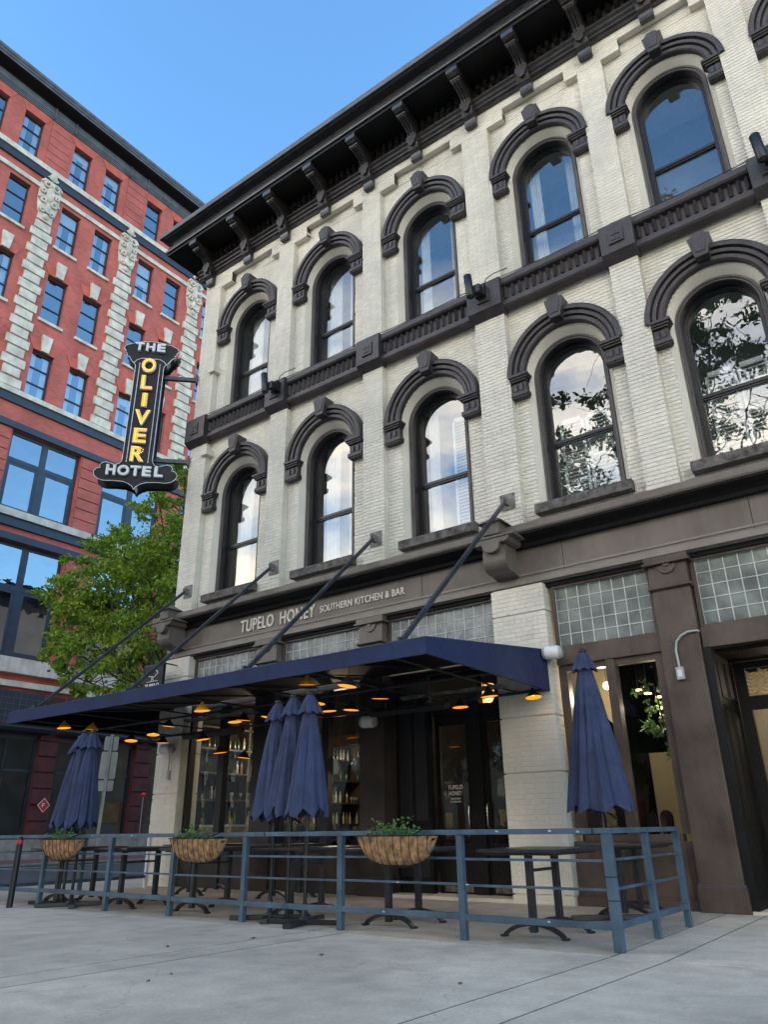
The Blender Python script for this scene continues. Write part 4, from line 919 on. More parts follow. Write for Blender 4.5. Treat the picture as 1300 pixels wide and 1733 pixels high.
# ================================================================== HOTEL SIGN
HS = thing('hotel_sign', 'black projecting neon sign with amber bulb letters mounted on the building corner', 'sign', (-1.506, -.926, 0), pi/4)
rs = [(.39, 13.26), (.43, 13.34), (.50, 13.40), (.60, 13.56), (.67, 13.60), (.655, 13.66), (.71, 13.69), (.70, 13.74), (.77, 13.84), (.72, 13.93), (.50, 14.03), (.25, 14.09), (0, 14.11)]
rb = [(.39, 10.34), (.40, 10.24), (.45, 10.15), (.56, 10.10), (.68, 10.14), (.80, 10.17), (.90, 10.14), (.94, 10.06), (.92, 10.0), (1.02, 9.97), (1.08, 9.88), (1.05, 9.76), (.95, 9.67), (.80, 9.625), (.55, 9.635), (.30, 9.62), (.14, 9.56), (.05, 9.49), (0, 9.40)]
outl = [(0, 9.40)]+rb[::-1][1:]+rs[:-1]+[(0, 14.11)]+[(-a, c) for a, c in rs[::-1][1:]]+[(-a, c) for a, c in rb[:-1]]
def xform(p, s_): return [((a*s_), (c-11.8)*(1-(1-s_)*.25)+11.8) for a, c in p]
for yy, nm in ((-.27, 'front_face'), (.25, 'back_face')): MB().prism(outl, yy, yy+.02, 'y').build(nm, SIGNBLK, HS)
k = MB(); k.prism([(a*.86, (c-9.8)*.9+9.83) for a, c in [p for p in outl if p[1] < 10.3]], -.25, .25, 'y'); k.box(-.34, .34, -.249, .249, 10.0, 13.5); k.prism([(a*.86, (c-13.7)*.86+13.7) for a, c in [p for p in outl if p[1] > 13.26]], -.248, .248, 'y')
k.build('cabinet', mat('sign_cabinet', (.05, .058, .07), .35, .15, 3, metal=.3), HS)
n_ = MB(); pts = [(a, -.278, c) for a, c in outl]; n_.tube(pts+[pts[0]], .009, 6)
arcp = [(-.46, -.278, 13.34), (-.38, -.278, 13.45), (-.26, -.278, 13.52), (-.14, -.278, 13.53), (-.05, -.278, 13.505), (0, -.278, 13.48), (.05, -.278, 13.505), (.14, -.278, 13.53), (.26, -.278, 13.52), (.38, -.278, 13.45), (.46, -.278, 13.34)]
n_.tube(arcp, .010, 6)
for s_ in (-1, 1):
    n_.tube([(s_*.28, -.278, 10.22), (s_*.28, -.278, 13.34)], .010, 6); n_.sphere((s_*.28, -.278, 10.22), .02, 6); n_.sphere((s_*.28, -.278, 13.34), .02, 6)
n_.build('neon_tube', NEON, HS, fix=False)
def letters(txt, x, z, w, h, dep, m_, face=None):
    me = text_fit(txt, w, h, dep/2, .045); me.materials.append(m_); o = put('letter', me, HS, (x, -.27-dep/2, z)); o.rotation_euler = (pi/2, 0, 0)
    if face:
        me = text_fit(txt, w*.93, h*.95, .006, .02); me.materials.append(face); f = put('letter_face', me, o, (0, h*.025, dep/2+.003))
    return o
for ch, x, w in (('T', -.33, .25), ('H', -.03, .25), ('E', .27, .23)): letters(ch, x, 13.74, w, .27, .09, WHITE)
for ch, x, w in (('H', -.63, .25), ('O', -.31, .30), ('T', 0, .27), ('E', .29, .23), ('L', .60, .23)): letters(ch, x, 9.77, w, .30, .09, WHITE)
STK = {'O': [[(.5+.36*cos(t), .5+.38*sin(t)) for t in [2*pi*i/16 for i in range(17)]]], 'L': [[(.2, .95), (.2, .1), (.95, .1)]], 'I': [[(.5, .95), (.5, .05)]], 'V': [[(.1, .95), (.5, .08), (.9, .95)]],
       'E': [[(.95, .92), (.18, .92), (.18, .08), (.95, .08)], [(.2, .5), (.85, .5)]], 'R': [[(.18, .05), (.18, .92), (.65, .92), (.88, .78), (.85, .6), (.6, .48), (.2, .48)], [(.5, .45), (.9, .05)]]}
for ch, z0, z1, w in (('O', 13.02, 13.50, .40), ('L', 12.46, 12.92, .32), ('I', 11.90, 12.34, .15), ('V', 11.32, 11.80, .42), ('E', 10.76, 11.22, .35), ('R', 10.20, 10.66, .37)):
    o = letters(ch, -.01, z0, w, z1-z0, .08, WHITE, GOLD); bb = MB(); h = z1-z0
    for st in STK[ch]:
        pts = [Vector(p) for p in st]; acc = 0
        L_ = sum((Vector((w*(b_.x-a_.x), h*(b_.y-a_.y)))).length for a_, b_ in zip(pts, pts[1:])); nb = max(4, int(L_/.055)); 
        for kx in range(nb+1):
            d = L_*kx/nb; 
            for a_, b_ in zip(pts, pts[1:]):
                sl = Vector((w*(b_.x-a_.x), h*(b_.y-a_.y))).length
                if d <= sl+1e-6: p = a_+(b_-a_)*(d/sl if sl else 0); bb.sphere((w*(p.x-.5), h*p.y, .05), .013, 4); break
                d -= sl
    bb.build('sign_bulbs', SBULB, o, kind='stuff')
for z in (13.08, 10.42): MB().box(.34, 1.31, -.05, .05, z-.055, z+.055).build('support_arm', STEEL, HS)
k = MB()
for z in (13.08, 10.42): k.box(1.28, 1.33, -.12, .12, z-.14, z+.14)
k.build('arm_plate', STEEL, HS)
# anchor blocks and rods the arms run to on the front wall
for z in (13.08, 10.42):
    k = MB(); k.box(-.57, .12, -.012, -.001, z-.02, z+.0); k.box(.0, .24, -.09, .16, z-.02, z+.16); o = k.build('anchor_block', CREAM_P, WB, bevel=.01)

# hanging restaurant sign ----------------------------------------------------
TS = thing('hanging_sign', 'small black square sign with a white tree emblem above the awning at the left pier', 'sign', (-.40, -.50, .28), 0)
MB().box(-.36, .36, -.04, .04, 3.74, 4.44).build('board', SIGNBLK, TS)
MB().box(-.38, .38, -.03, .03, 4.44, 4.47).box(.3, .34, -.02, .5, 4.455, 4.48).build('hanger', STEEL, TS)
k = MB(); cl = [(.17*cos(t)*(1+.08*cos(5*t)), -.047, 4.26+.09*sin(t)*(1+.10*cos(5*t))) for t in [2*pi*i/30 for i in range(31)]]; k.tube(cl, .011, 5)
k.tube([(-.02, -.047, 4.18), (-.02, -.047, 4.10), (-.06, -.047, 4.08)], .010, 5); k.tube([(.02, -.047, 4.18), (.02, -.047, 4.10), (.06, -.047, 4.08)], .010, 5); k.tube([(-.20, -.047, 4.065), (.20, -.047, 4.065)], .009, 5); k.build('tree_emblem', PRINT, TS)
for tx, z in (('TUPELO', 3.90), ('HONEY', 3.77)):
    me = text_fit(tx, .52, .115, .003, .02); me.materials.append(PRINT); o = put('lettering', me, TS, (0, -.043, z)); o.rotation_euler = (pi/2, 0, 0)

# ================================================================== RAILING
RL = thing('patio_railing', 'blue painted steel railing of posts and four rails around the dining patio', 'railing', (0, 0, 0))
FY, FX, LX = -3.95, 11.57, .06
xs = [LX, 1.88, 3.68, 5.17, 6.62, 8.25, 9.92, FX]
for i, x in enumerate(xs):
    w_ = .048 if i == len(xs)-1 else .036
    o = MB().box(x-w_, x+w_, FY-.035, FY+.035, 0, 1.0).build('post', BLUE, RL, bevel=.004)
    if i == len(xs)-1:
        for z in (.42, .62): MB().box(x-.05, x+.05, FY-.037, FY+.037, z, z+.008).build('cable_tie', INK, RL)
for a, c in zip(xs, xs[1:]):
    e = .04; dz = random.uniform(-.006, .006)
    MB().box(a+e-.03*(0), c-e, FY-.03, FY+.03, .185+dz, .245+dz).build('bottom_rail', BLUE, RL, bevel=.003)
    for z in (.505, .755): MB().box(a+e, c-e, FY-.012, FY+.012, z+dz, z+.024+dz).build('middle_rail', BLUE, RL, bevel=.002)
for a, c in ((LX-.04, 6.98), (7.0, 11.44), (11.455, FX+.05)): MB().box(a, c, FY-.045, FY+.045, 1.0, 1.052).build('top_rail', BLUE, RL, bevel=.004)
for X, ys in ((FX, (FY, -2.85, -1.75)), (LX, (FY, -2.05, -.5))):
    for y in ys[1:]: MB().box(X-.035, X+.035, y-.035, y+.035, 0, 1.0).build('post', WHITE if y == -.5 else BLUE, RL, bevel=.004)
    for a, c in zip(ys, ys[1:]):
        MB().box(X-.03, X+.03, a+.04, c-.04, .185, .245).build('bottom_rail', BLUE, RL, bevel=.003)
        for z in (.505, .755): MB().box(X-.012, X+.012, a+.04, c-.04, z, z+.024).build('middle_rail', BLUE, RL, bevel=.002)
    MB().box(X-.044, X+.044, FY+.05, ys[-1]+.04, 1.001, 1.051).build('top_rail', BLUE, RL, bevel=.004)
kk = MB(); 
for x, z in ((8.9, .22), (10.9, .22), (10.4, 1.03), (11.0, 1.03), (3.2, 1.03), (4.2, 1.03), (11.53, .1), (10.0, .52), (9.1, .52), (11.3, 1.02), (2.6, 1.02)):
    n = 6; yy = FY-.0465 if z > .9 else FY-.0312; kk.add([(x+.018*cos(2*pi*i/n)*(1+.4*sin(i*3)), yy, z+.009*sin(2*pi*i/n)) for i in range(n)], [tuple(range(n))])
kk.build('paint_chips', mat('bare_patch', (.5, .52, .52), .7, .2, 20), RL, kind='stuff')

# ================================================================== TABLES
tb = thing('patio_table', 'x', 'table')
o = MB().box(-.46, .46, -.65, .65, .815, .85).build('table_top', TABLE, tb, bevel=.006)
MB().box(-.40, .40, -.58, .58, .79, .815).build('top_batten', TABLE, tb)
for y in (-.33, .33):
    p = MB(); p.box(-.035, .035, y-.035, y+.035, .05, .79); p.build('column', TABLE, tb, bevel=.003)
    f = MB(); pr = [(x, .0+.135*(1-(x/.36)**2)**.75+.012) for x in [-.36+.72*i/16 for i in range(17)]]; V = []
    for x, z in pr: V += [(x, y-.035, z), (x, y+.035, z), (x, y+.03, z-.035-.012*abs(x)), (x, y-.03, z-.035-.012*abs(x))]
    f.add(V, [(4*i+a, 4*i+(a+1) % 4, 4*i+4+(a+1) % 4, 4*i+4+a) for i in range(16) for a in range(4)]+[(0, 1, 2, 3), (64, 65, 66, 67)])
    for s_ in (-1, 1): f.box(s_*.35-.03, s_*.35+.03, y-.04, y+.04, 0, .02)
    f.build('arched_foot', TABLE, tb)
MB().box(-.015, .015, -.295, .295, .62, .65).build('stretcher', TABLE, tb)
TBL = [(10.48, -3.14, 0, 'black patio table nearest the railing corner, in front of the white brick pier'), (8.56, -3.10, .02, 'black patio table behind the largest planter, in front of the entrance'), (6.9, -3.05, .04, 'black patio table beside the poles of the middle umbrella trio'), (5.05, -3.12, -.02, 'black patio table behind the middle planter below the bar window'),
       (3.5, -3.25, .02, 'black patio table between the left planter and the middle planter'), (1.85, -3.3, 0, 'black patio table behind the bollard and the left umbrellas'), (4.6, -1.0, 0, 'black patio table against the wall panel below the bar'), (2.5, -1.05, 0, 'black patio table against the wall by the left pier'), (10.62, -.85, .03, 'black patio table under the single umbrella by the shop window')]
for i, (x, y, r, lb) in enumerate(TBL):
    if i == 0: tb.location = (x, y, .003); tb['label'] = lb; tb['group'] = 'black tables on the patio'
    else: dup(tb, (x, y, .003), r, lb, 'black tables on the patio')

# ================================================================== UMBRELLAS
def umbrella(label, loc, rz, hb, ht, R_, seed, base=True, squash=1.0):
    u = thing('patio_umbrella', label, 'umbrella', loc, rz, 'closed navy umbrellas on the patio'); rnd = random.Random(seed)
    n = 176; nf = 8; rows = 30; ph = [rnd.uniform(-.45, .45) for _ in range(nf)]; am = [rnd.uniform(.5, 1.35) for _ in range(nf)]; hm = [rnd.uniform(-.05, .05) for _ in range(nf)]; sk = [rnd.uniform(-.30, .30) for _ in range(nf)]; bz = [rnd.uniform(.25, .8) for _ in range(nf)]
    V = []
    for i in range(rows+1):
        t_ = i/rows                                        # 0 top .. 1 hem
        R0 = .05+(R_-.05)*(t_**.75); dp = .06+.42*min(1, t_*1.6)
        for k in range(n):
            a = 2*pi*k/n; s = (k/n*nf) % nf; q_ = int(s); fr = s-q_
            fr2 = min(.999, max(0, fr+sk[q_]*sin(pi*fr)*.8)); w = abs(sin(pi*fr2))**.8                # fold valley between ribs, off centre
            fold = 1-dp*w*am[q_]*.62+.05*sin(2*pi*fr*2+t_*3+seed)*t_+.045*sin(a*13+seed+2.2*t_)*t_+.03*sin(a*29-seed+3*t_)*min(1, t_*2)
            fold += .10*math.exp(-((t_-bz[q_])/.16)**2)*sin(pi*fr)*(1 if q_ % 2 else -.6)          # slack cloth bunching part-way down
            aa = a+.34*dp*sin(2*pi*fr2)*am[q_]+.10*sin(3*t_+seed+q_)*t_*sin(pi*fr)
            r = R0*max(.2, fold); hem = 0
            if t_ > .9: hem = (t_-.9)/.1*(.13*w-.03+hm[q_]*sin(pi*fr))
            z = ht-.14-(ht-.14-hb)*t_+hem
            V.append((r*cos(aa), r*sin(aa)*squash, z))
    F = [(i*n+k, i*n+(k+1) % n, (i+1)*n+(k+1) % n, (i+1)*n+k) for i in range(rows) for k in range(n)]
    m_ = MB(); m_.add(V, F, True); m_.build('canopy', NAVY_U, u, fix=False)
    # flounce at the top
    V = []; 
    for i in range(8):
        t_ = i/7; 
        for k in range(72):
            a = 2*pi*k/72; r = .05+.115*t_**.8+.028*t_*cos(a*8+seed)+.010*t_*sin(a*5+seed*2); V.append((r*cos(a), r*sin(a), ht-.02-.25*t_-.02*t_*cos(a*8+seed)))
    m_ = MB(); m_.add(V, [(i*72+k, i*72+(k+1) % 72, (i+1)*72+(k+1) % 72, (i+1)*72+k) for i in range(7) for k in range(72)], True); m_.build('top_flounce', NAVY_U, u, fix=False)
    MB().lathe([(.001, .035), (.03, .035), (.05, .02), (.055, 0), (.05, -.025), (.02, -.03)], (0, 0, ht), 16).build('finial', BLACK, u)
    MB().tube([(0, 0, .03), (0, 0, ht-.1)], .024, 10).build('pole', BLACK, u)
    MB().tube([(R_*.45, 0, hb-.10), (R_*.2, .1, hb-.02), (0, 0, hb+.2)], .012, 6).build('rib_end', BLACK, u)
    if base:
        for a in range(4): 
            T = Matrix.Rotation(a*pi/2+.1, 4, 'Z'); k = MB(); k.box(.05, .52, -.045, .045, .005, .06, T); k.build('base_arm', TABLE, u, bevel=.004)
        MB().lathe([(.001, .0), (.07, .0), (.07, .07), (.035, .09), (.035, .22), (.026, .23)], (0, 0, .005), 14).build('base_hub', TABLE, u)
    return u
umbrella('closed navy umbrella at the right end of the middle trio', (7.50, -3.74, 0), .2, 1.24, 2.80, .31, 3)
umbrella('closed navy umbrella in the centre of the middle trio', (7.12, -3.66, 0), 1.0, 1.25, 2.81, .33, 5, base=False)
umbrella('closed navy umbrella at the left end of the middle trio, with a long slit fold', (6.74, -3.58, 0), 2.1, 1.20, 2.78, .34, 8)
umbrella('closed navy umbrella standing alone before the shop window on the right', (10.60, -1.5, 0), .5, 1.25, 3.33, .42, 11)
umbrella('closed navy umbrella at the left end of the group beside the bollard', (2.05, -3.72, 0), .3, 1.17, 2.63, .30, 14)
umbrella('closed navy umbrella in the centre of the group beside the bollard', (2.30, -3.80, 0), 1.4, 1.15, 2.70, .26, 17, base=False)
umbrella('closed navy umbrella at the right end of the group beside the bollard', (2.52, -3.78, 0), 2.5, 1.17, 2.68, .26, 21)

# ================================================================== PLANTERS
def planter(label, x, z, L_, seed, lush):
    p = thing('hanging_planter', label, 'planter', (x, FY-.07, z), 0, 'coir planters hanging on the railing'); rnd = random.Random(seed)
    nu, nv = 60, 16; hw = L_/2; D = .30; V = []
    for i in range(nu+1):
        u = -1+2*i/nu; e = sqrt(max(0, 1-abs(u)**3.2)); 
        for j in range(nv+1):
            a = pi*j/nv; rr = .135*(.35+.65*e)
            rib = .010*abs(sin(u*hw*46))*min(1, e*2)
            V.append((u*hw*(1-.10*sin(a)**1.0), -.09-(rr+rib)*cos(a)*.95+rnd.uniform(-.003, .003), -(D*.2+D*.78*e+rib)*sin(a)+rnd.uniform(-.003, .003)))
    m_ = MB(); m_.add(V, [(i*(nv+1)+j, i*(nv+1)+j+1, (i+1)*(nv+1)+j+1, (i+1)*(nv+1)+j) for i in range(nu) for j in range(nv)], True)
    lin = m_.build('coir_liner', COIR, p, fix=False)
    # loose fibres
    nf = 1800; r_ = np.random.RandomState(seed); idx = r_.randint(0, len(V), nf); P0 = np.array(V)[idx]; d = r_.normal(0, 1, (nf, 3)); d[:, 1] -= .6; d /= np.linalg.norm(d, axis=1)[:, None]
    ln = r_.uniform(.008, .035, (nf, 1)); t_ = np.cross(d, [[0, 0, 1]])*.0012; VV = np.stack([P0-t_, P0+t_, P0+d*ln+t_*.3, P0+d*ln-t_*.3], 1).reshape(-1, 3)
    bulk('loose_fibres', VV, np.arange(nf*4).reshape(-1, 4), COIR, p)
    m_ = MB(); m_.add([(-hw*.94, -.20, -.03), (hw*.94, -.20, -.03), (hw*.94, .02, -.03), (-hw*.94, .02, -.03)], [(0, 1, 2, 3)]); m_.build('soil', INK, p)
    w = MB(); w.tube([(-hw-.01, .03, 0), (-hw-.01, -.16, 0), (-hw*.9, -.235, 0), (hw*.9, -.235, 0), (hw+.01, -.16, 0), (hw+.01, .03, 0)], .006, 5)
    nr = 10
    for i in range(nr):
        u = -.93+1.86*i/(nr-1); e = sqrt(max(0, 1-abs(u)**3.2)); pts = []
        for j in range(11):
            a = pi*j/10*.62; rr = .147*(.35+.65*e); pts.append((u*hw*(1-.10*sin(a)), -.09-rr*cos(a)*1.0, -(D*.2+D*.80*e+.012)*sin(a)))
        w.tube(pts, .0035, 4)
    for s_ in (-.6, .6): w.tube([(s_*hw, -.235, 0), (s_*hw, .0, .07), (s_*hw, .10, .075)], .006, 5)
    w.build('wire_cradle', INK, p)
    r_ = np.random.RandomState(seed+5); VV = []
    nst = int(26*lush)
    for s_ in range(nst):
        cx = r_.normal(-.05*hw, hw*.30); cx = max(-hw*.9, min(hw*.9, cx)); H = r_.uniform(.05, .20)*(1 if abs(cx) < hw*.45 else .5); bend = r_.normal(0, .06, 2)
        for q_ in range(int(12*lush)):
            t_ = (q_+1)/12/lush; b_ = np.array([cx+bend[0]*t_*1.5, -.10+bend[1]*t_, H*t_]); d = r_.normal(0, 1, 3); d[2] = abs(d[2])*.5; d /= np.linalg.norm(d); s2 = np.cross(d, r_.normal(0, 1, 3)); s2 /= np.linalg.norm(s2)
            l_ = r_.uniform(.03, .055); VV += [b_, b_+d*l_*.5+s2*l_*.24, b_+d*l_, b_+d*l_*.5-s2*l_*.24]
    bulk('plant', np.array(VV), np.arange(len(VV)).reshape(-1, 4), PLANT, p)
    return p
planter('largest coir planter, with bright green leafy plants, nearest on the railing', 9.18, 1.0, 1.06, 4, 1.0)
planter('middle coir planter with grey-green sprigs, below the bar window', 5.85, .985, 1.05, 5, .9)
planter('leftmost coir planter, below the left umbrellas', 2.58, .985, 1.05, 6, .9)

# ================================================================== BOLLARD, SIGNS, LIGHTS
bo = thing('bollard', 'slim black bollard with a red reflective band beside the railing', 'bollard', (1.80, -4.39, 0))
MB().lathe([(.001, 1.03), (.035, 1.03), (.048, 1.01), (.05, .98)], n=16).lathe([(.05, .92), (.048, 0)], n=16).build('post', BLACK, bo); MB().lathe([(.05, .98), (.052, .975), (.052, .925), (.05, .92)], n=16).build('reflective_band', REDREF, bo)
rp = thing('street_sign', 'grey street sign post seen from behind with three stacked plates', 'road sign', (-2.7, .05, 0), 0); rp.rotation_euler = (0, .02, .75)
MB().box(-.035, .035, -.012, .012, -.14, 3.75).box(-.035, -.025, -.03, .012, -.14, 3.75).box(.025, .035, -.03, .012, -.14, 3.75).build('post', ALU, rp)
for z0, z1, w_ in ((2.98, 3.32, .17), (2.30, 2.95, .20), (2.02, 2.27, .19)):
    q_ = MB(); r_ = .04; pts = []
    for (cx, cz, a0) in ((w_-r_, z1-r_, 0), (-w_+r_, z1-r_, 1), (-w_+r_, z0+r_, 2), (w_-r_, z0+r_, 3)): pts += [(cx+r_*cos(a0*pi/2+t_*pi/8), cz+r_*sin(a0*pi/2+t_*pi/8)) for t_ in range(5)]
    q_.prism(pts, .015, .02, 'y'); q_.build('sign_plate', ALU, rp)
q_ = MB(); q_.prism([(-.22, 3.62), (.22, 3.62), (0, 3.30)], .015, .02, 'y'); q_.build('triangular_plate', ALU, rp)
fs = thing('fire_sign', 'small red diamond sign with a white letter on the red block pier', 'sign', (XR0+.10, 8.62, 2.28))
T = Matrix.Rotation(pi/4, 4, 'X'); MB().box(0, .02, -.22, .22, -.22, .22, T).build('sign_border', WHITE, fs); MB().box(.021, .025, -.195, .195, -.195, .195, T).build('sign_face', REDREF, fs)
me = text_fit('F', .12, .18, .002, .01); me.materials.append(WHITE); o = put('lettering', me, fs, (.03, -.03, -.09)); o.rotation_euler = (pi/2, 0, pi/2)
st = thing('standpipe_lamp', 'thin pole with a small red lamp before the red block pier', 'pole', (XR0+.5, 13.75, 0)); MB().tube([(0, 0, .1), (0, 0, 2.75)], .03, 6).build('pole', ALU, st); MB().sphere((0, 0, 2.85), .12, 8).build('red_lamp', REDREF, st)
def spot(label, x, z):
    s = thing('wall_spotlight', label, 'spotlight', (x, -.52, z), 0, 'cylinder spotlights on the belt course')
    T = Matrix.Rotation(.06, 4, 'X') @ Matrix.Rotation(-.05, 4, 'Y')
    MB().lathe([(.001, -.27), (.075, -.27), (.085, -.25), (.085, .27), (.078, .275), (.07, .25), (.001, .25)], n=18, T=T).build('housing', BLACK, s)
    k = MB(); k.box(.05, .20, .05, .16, -.16, .03); k.tube([(.06, .08, -.06), (.12, .2, -.06), (.14, .30, -.02)], .035, 8); k.box(.02, .24, .18, .31, -.18, .10); k.build('knuckle', BLACK, s)
    MB().tube([(.20, .25, .05), (.28, .24, .22), (.45, .25, .28), (.75, .30, .30)], .011, 6).build('cable', BLACK, s)
spot('black cylinder spotlight on the belt course beside the leftmost window', 6.42-3.62, 11.38)
spot('black cylinder spotlight on the belt course between the third and fourth windows', 8.72, 11.38)
spot('black cylinder spotlight at the far right of the belt course, cut by the picture edge', 14.30, 11.42)
cb = MB()
for i in range(5):
    a, c = PIL[i][1], PIL[i+1][0]
    cb.tube([(a-.35+.7*i*0, -.15, 11.64), (a+.2, -.11, 11.63), ((a+c)/2, -.10, 11.615), (c, -.12, 11.63)], .010, 5)
cb.build('cable', BLACK, WB)
jb = thing('junction_box', 'small grey outlet box with curved conduit on the brown column', 'outlet box', (11.52, -.105, 3.10))
MB().box(-.055, .055, -.06, 0, -.08, .10).build('box', GREYP, jb, bevel=.006); MB().box(-.03, .03, -.064, -.06, -.04, .06).build('cover', WHITE, jb)
MB().tube([(0, -.03, .10), (-.01, -.03, .35), (.02, -.03, .48), (.10, -.03, .56), (.20, -.03, .60), (.33, -.03, .60), (.34, .05, .60)], .017, 8).build('conduit', GREYP, jb)
sw_ = thing('wall_switch', 'small beige cable box dangling below the left pier speaker', 'cable box', (.02, -.14, 2.25)); MB().box(-.04, .04, -.03, .02, -.09, .09).build('box', GREYP, sw_); MB().tube([(0, -.02, .09), (.02, -.02, .3), (.03, -.05, .46)], .008, 5).build('cable', INK, sw_)

# ================================================================== INSIDE THE BAR
bc_ = thing('bar_counter', 'pale wooden host counter just inside the left shop window', 'counter', (1.0, .9, 0)); MB().box(-.55, .3, -.3, .3, .03, 1.16).build('front', WOOD, bc_); MB().box(-.6, .35, -.35, .35, 1.16, 1.2).build('counter_top', WHITE, bc_)
bs = thing('bar_shelving', 'tall dark bar shelving with a brass ladder behind the window', 'shelving', (-.05, 3.8, 0), pi/2)
sfr = MB(); 
for x in (-3.2, -1.6, 0, 1.4, 3.0): sfr.box(x-.03, x+.03, -.2, .2, 0, 3.6)
SHELF = mat('dark_shelving', (.06, .045, .035), .6, .2, 4)
sfr.build('upright', SHELF, bs)
for z in (1.2, 1.75, 2.35, 2.9, 3.4): MB().box(-3.2, 3.0, -.2, .2, z-.02, z+.02).build('shelf', SHELF, bs)
ld = MB(); 
for x in (-.55, -.25): ld.tube([(x, -.35, .9), (x, -.3, 3.4)], .015, 6)
for z in np.arange(1.0, 3.3, .28): ld.tube([(-.55, -.33, z), (-.25, -.33, z)], .012, 6)
ld.build('brass_ladder', mat('brass', (.6, .42, .15), .3, .1, 5, metal=.8), bs)
bt = MB(); gl_ = MB(); cnt = 0; BOT = [mat('bottle_glass%d' % i, c, .12, .2, 5, spec=.8) for i, c in enumerate(((.05, .10, .04), (.30, .14, .03), (.45, .45, .42)))]
bm3 = []
for i in range(3):
    m_ = MB().lathe([(.001, 0), (.035, 0), (.037, .02), (.037, .18), (.014, .23), (.013, .30), (.001, .30)], n=8).mesh('bottle'); m_.materials.append(BOT[i]); bm3.append(m_)
gm = MB().lathe([(.001, 0), (.03, 0), (.005, .01), (.005, .07), (.035, .10), (.04, .16)], n=8).mesh('wine_glass'); gm.materials.append(BOT[2])
rn = random.Random(3)
bl_ = {1.2: 'on the lowest shelf', 1.75: 'on the second shelf', 2.35: 'on the third shelf', 2.9: 'on the top shelf'}
for z in (1.2, 1.75, 2.35, 2.9):
    x = .2
    while x < 6.1:
        if rn.random() < .82:
            me = gm if (z == 1.75 and rn.random() < .7) else rn.choice(bm3)
            o = bpy.data.objects.new(me.name, me); COL.objects.link(o); o.location = (.07+rn.uniform(-.03, .03), 6.9-x, z+.02)
            o['category'] = 'glass' if me is gm else 'bottle'; o['label'] = ('clear stemmed glass standing ' if me is gm else ['dark green bottle standing ', 'amber bottle standing ', 'clear bottle standing '][bm3.index(me)])+bl_[z]+' of the bar, '+('behind the middle umbrellas' if x < 2.5 else 'right of the brass ladder' if x < 3.6 else 'left of the brass ladder' if x < 4.9 else 'left of the window mullion'); o['group'] = 'bottles and glasses on the bar shelves'
        x += .16
def globe(label, x, y, z): 
    g_ = thing('globe_lamp', label, 'lamp', (x, y, z)); MB().sphere((0, 0, 0), .17, 14).build('globe', GLOBE, g_); MB().tube([(0, 0, .16), (0, 0, 2.0)], .008, 5).build('stem', INK, g_)
globe('unlit white globe lamp inside the window right of the middle umbrellas', 4.95, .6, 2.22)
globe('unlit white globe lamp partly hidden by the middle umbrellas', 4.15, .7, 2.25)
# warm interior lamps that show lit through the glass
def inlamp(label, x, y, z, r, e, flat=False):
    g_ = thing('interior_lamp', label, 'lamp', (x, y, z))
    k = MB(); k.lathe([(.001, 0), (r, 0), (r, .02), (.001, .03)] if flat else [(.001, -r), (r*.7, -r*.7), (r, 0), (r*.7, r*.7), (.001, r)], n=14); k.build('lit_disc' if flat else 'bulb', BULB, g_)
    MB().tube([(0, 0, .02), (0, 0, .6)], .004, 4).build('cord', INK, g_)
    if e:
        pl_ = bpy.data.lights.new('lamp_light', 'POINT'); pl_.energy = e*.35; pl_.color = (1, .80, .56); pl_.shadow_soft_size = .12; lo = bpy.data.objects.new('lamp_light', pl_); COL.objects.link(lo); lo.parent = g_; lo.location = (0, 0, -.15)
inlamp('round lit lamp high inside the right shop window', 9.95, 1.1, 3.28, .07, 22)
inlamp('flat lit lamp disc inside the right window, leftmost of four', 10.35, 1.5, 3.2, .06, 0, True)
inlamp('flat lit lamp disc inside the right window, second from the left', 10.52, 1.45, 3.12, .06, 0, True)
inlamp('flat lit lamp disc inside the right window, third from the left', 10.75, 1.3, 3.02, .06, 10, True)
inlamp('flat lit lamp disc inside the right window beside the brown column', 10.98, 1.2, 2.92, .06, 0, True)
inlamp('lamp glowing behind the right-hand door', 12.9, 1.7, 3.1, .06, 12)
inlamp('bright bulb in the cut-glass shade over the entrance', 7.75, 1.0, 3.38, .035, 6)
inlamp('dim warm bulb deep inside behind the entrance door', 7.4, 3.0, 2.3, .04, 14)
inlamp('small warm bulb above the bar shelves', 1.0, 2.0, 3.35, .03, 26)
inlamp('small warm bulb over the bar behind the middle umbrellas', 1.3, 4.4, 3.35, .03, 40)
gs = thing('chandelier', 'amber cut-glass shade hanging behind the entrance transom', 'chandelier', (7.62, 1.05, 3.2)); MB().lathe([(.17, .36), (.15, .1), (.09, 0), (.001, -.02)], n=14).build('glass_shade', mat('amber_glass', (.55, .32, .10), .15, .5, 30, 1, 60, emit=(1, .5, .12), estr=.25), gs)
bm = thing('timber_beam', 'orange timber shelf beam with trailing plants inside the middle window', 'beam', (4.6, 1.3, 0)); MB().box(-1.0, 1.1, -.1, .1, 2.72, 2.92).build('beam', ORWOOD, bm)
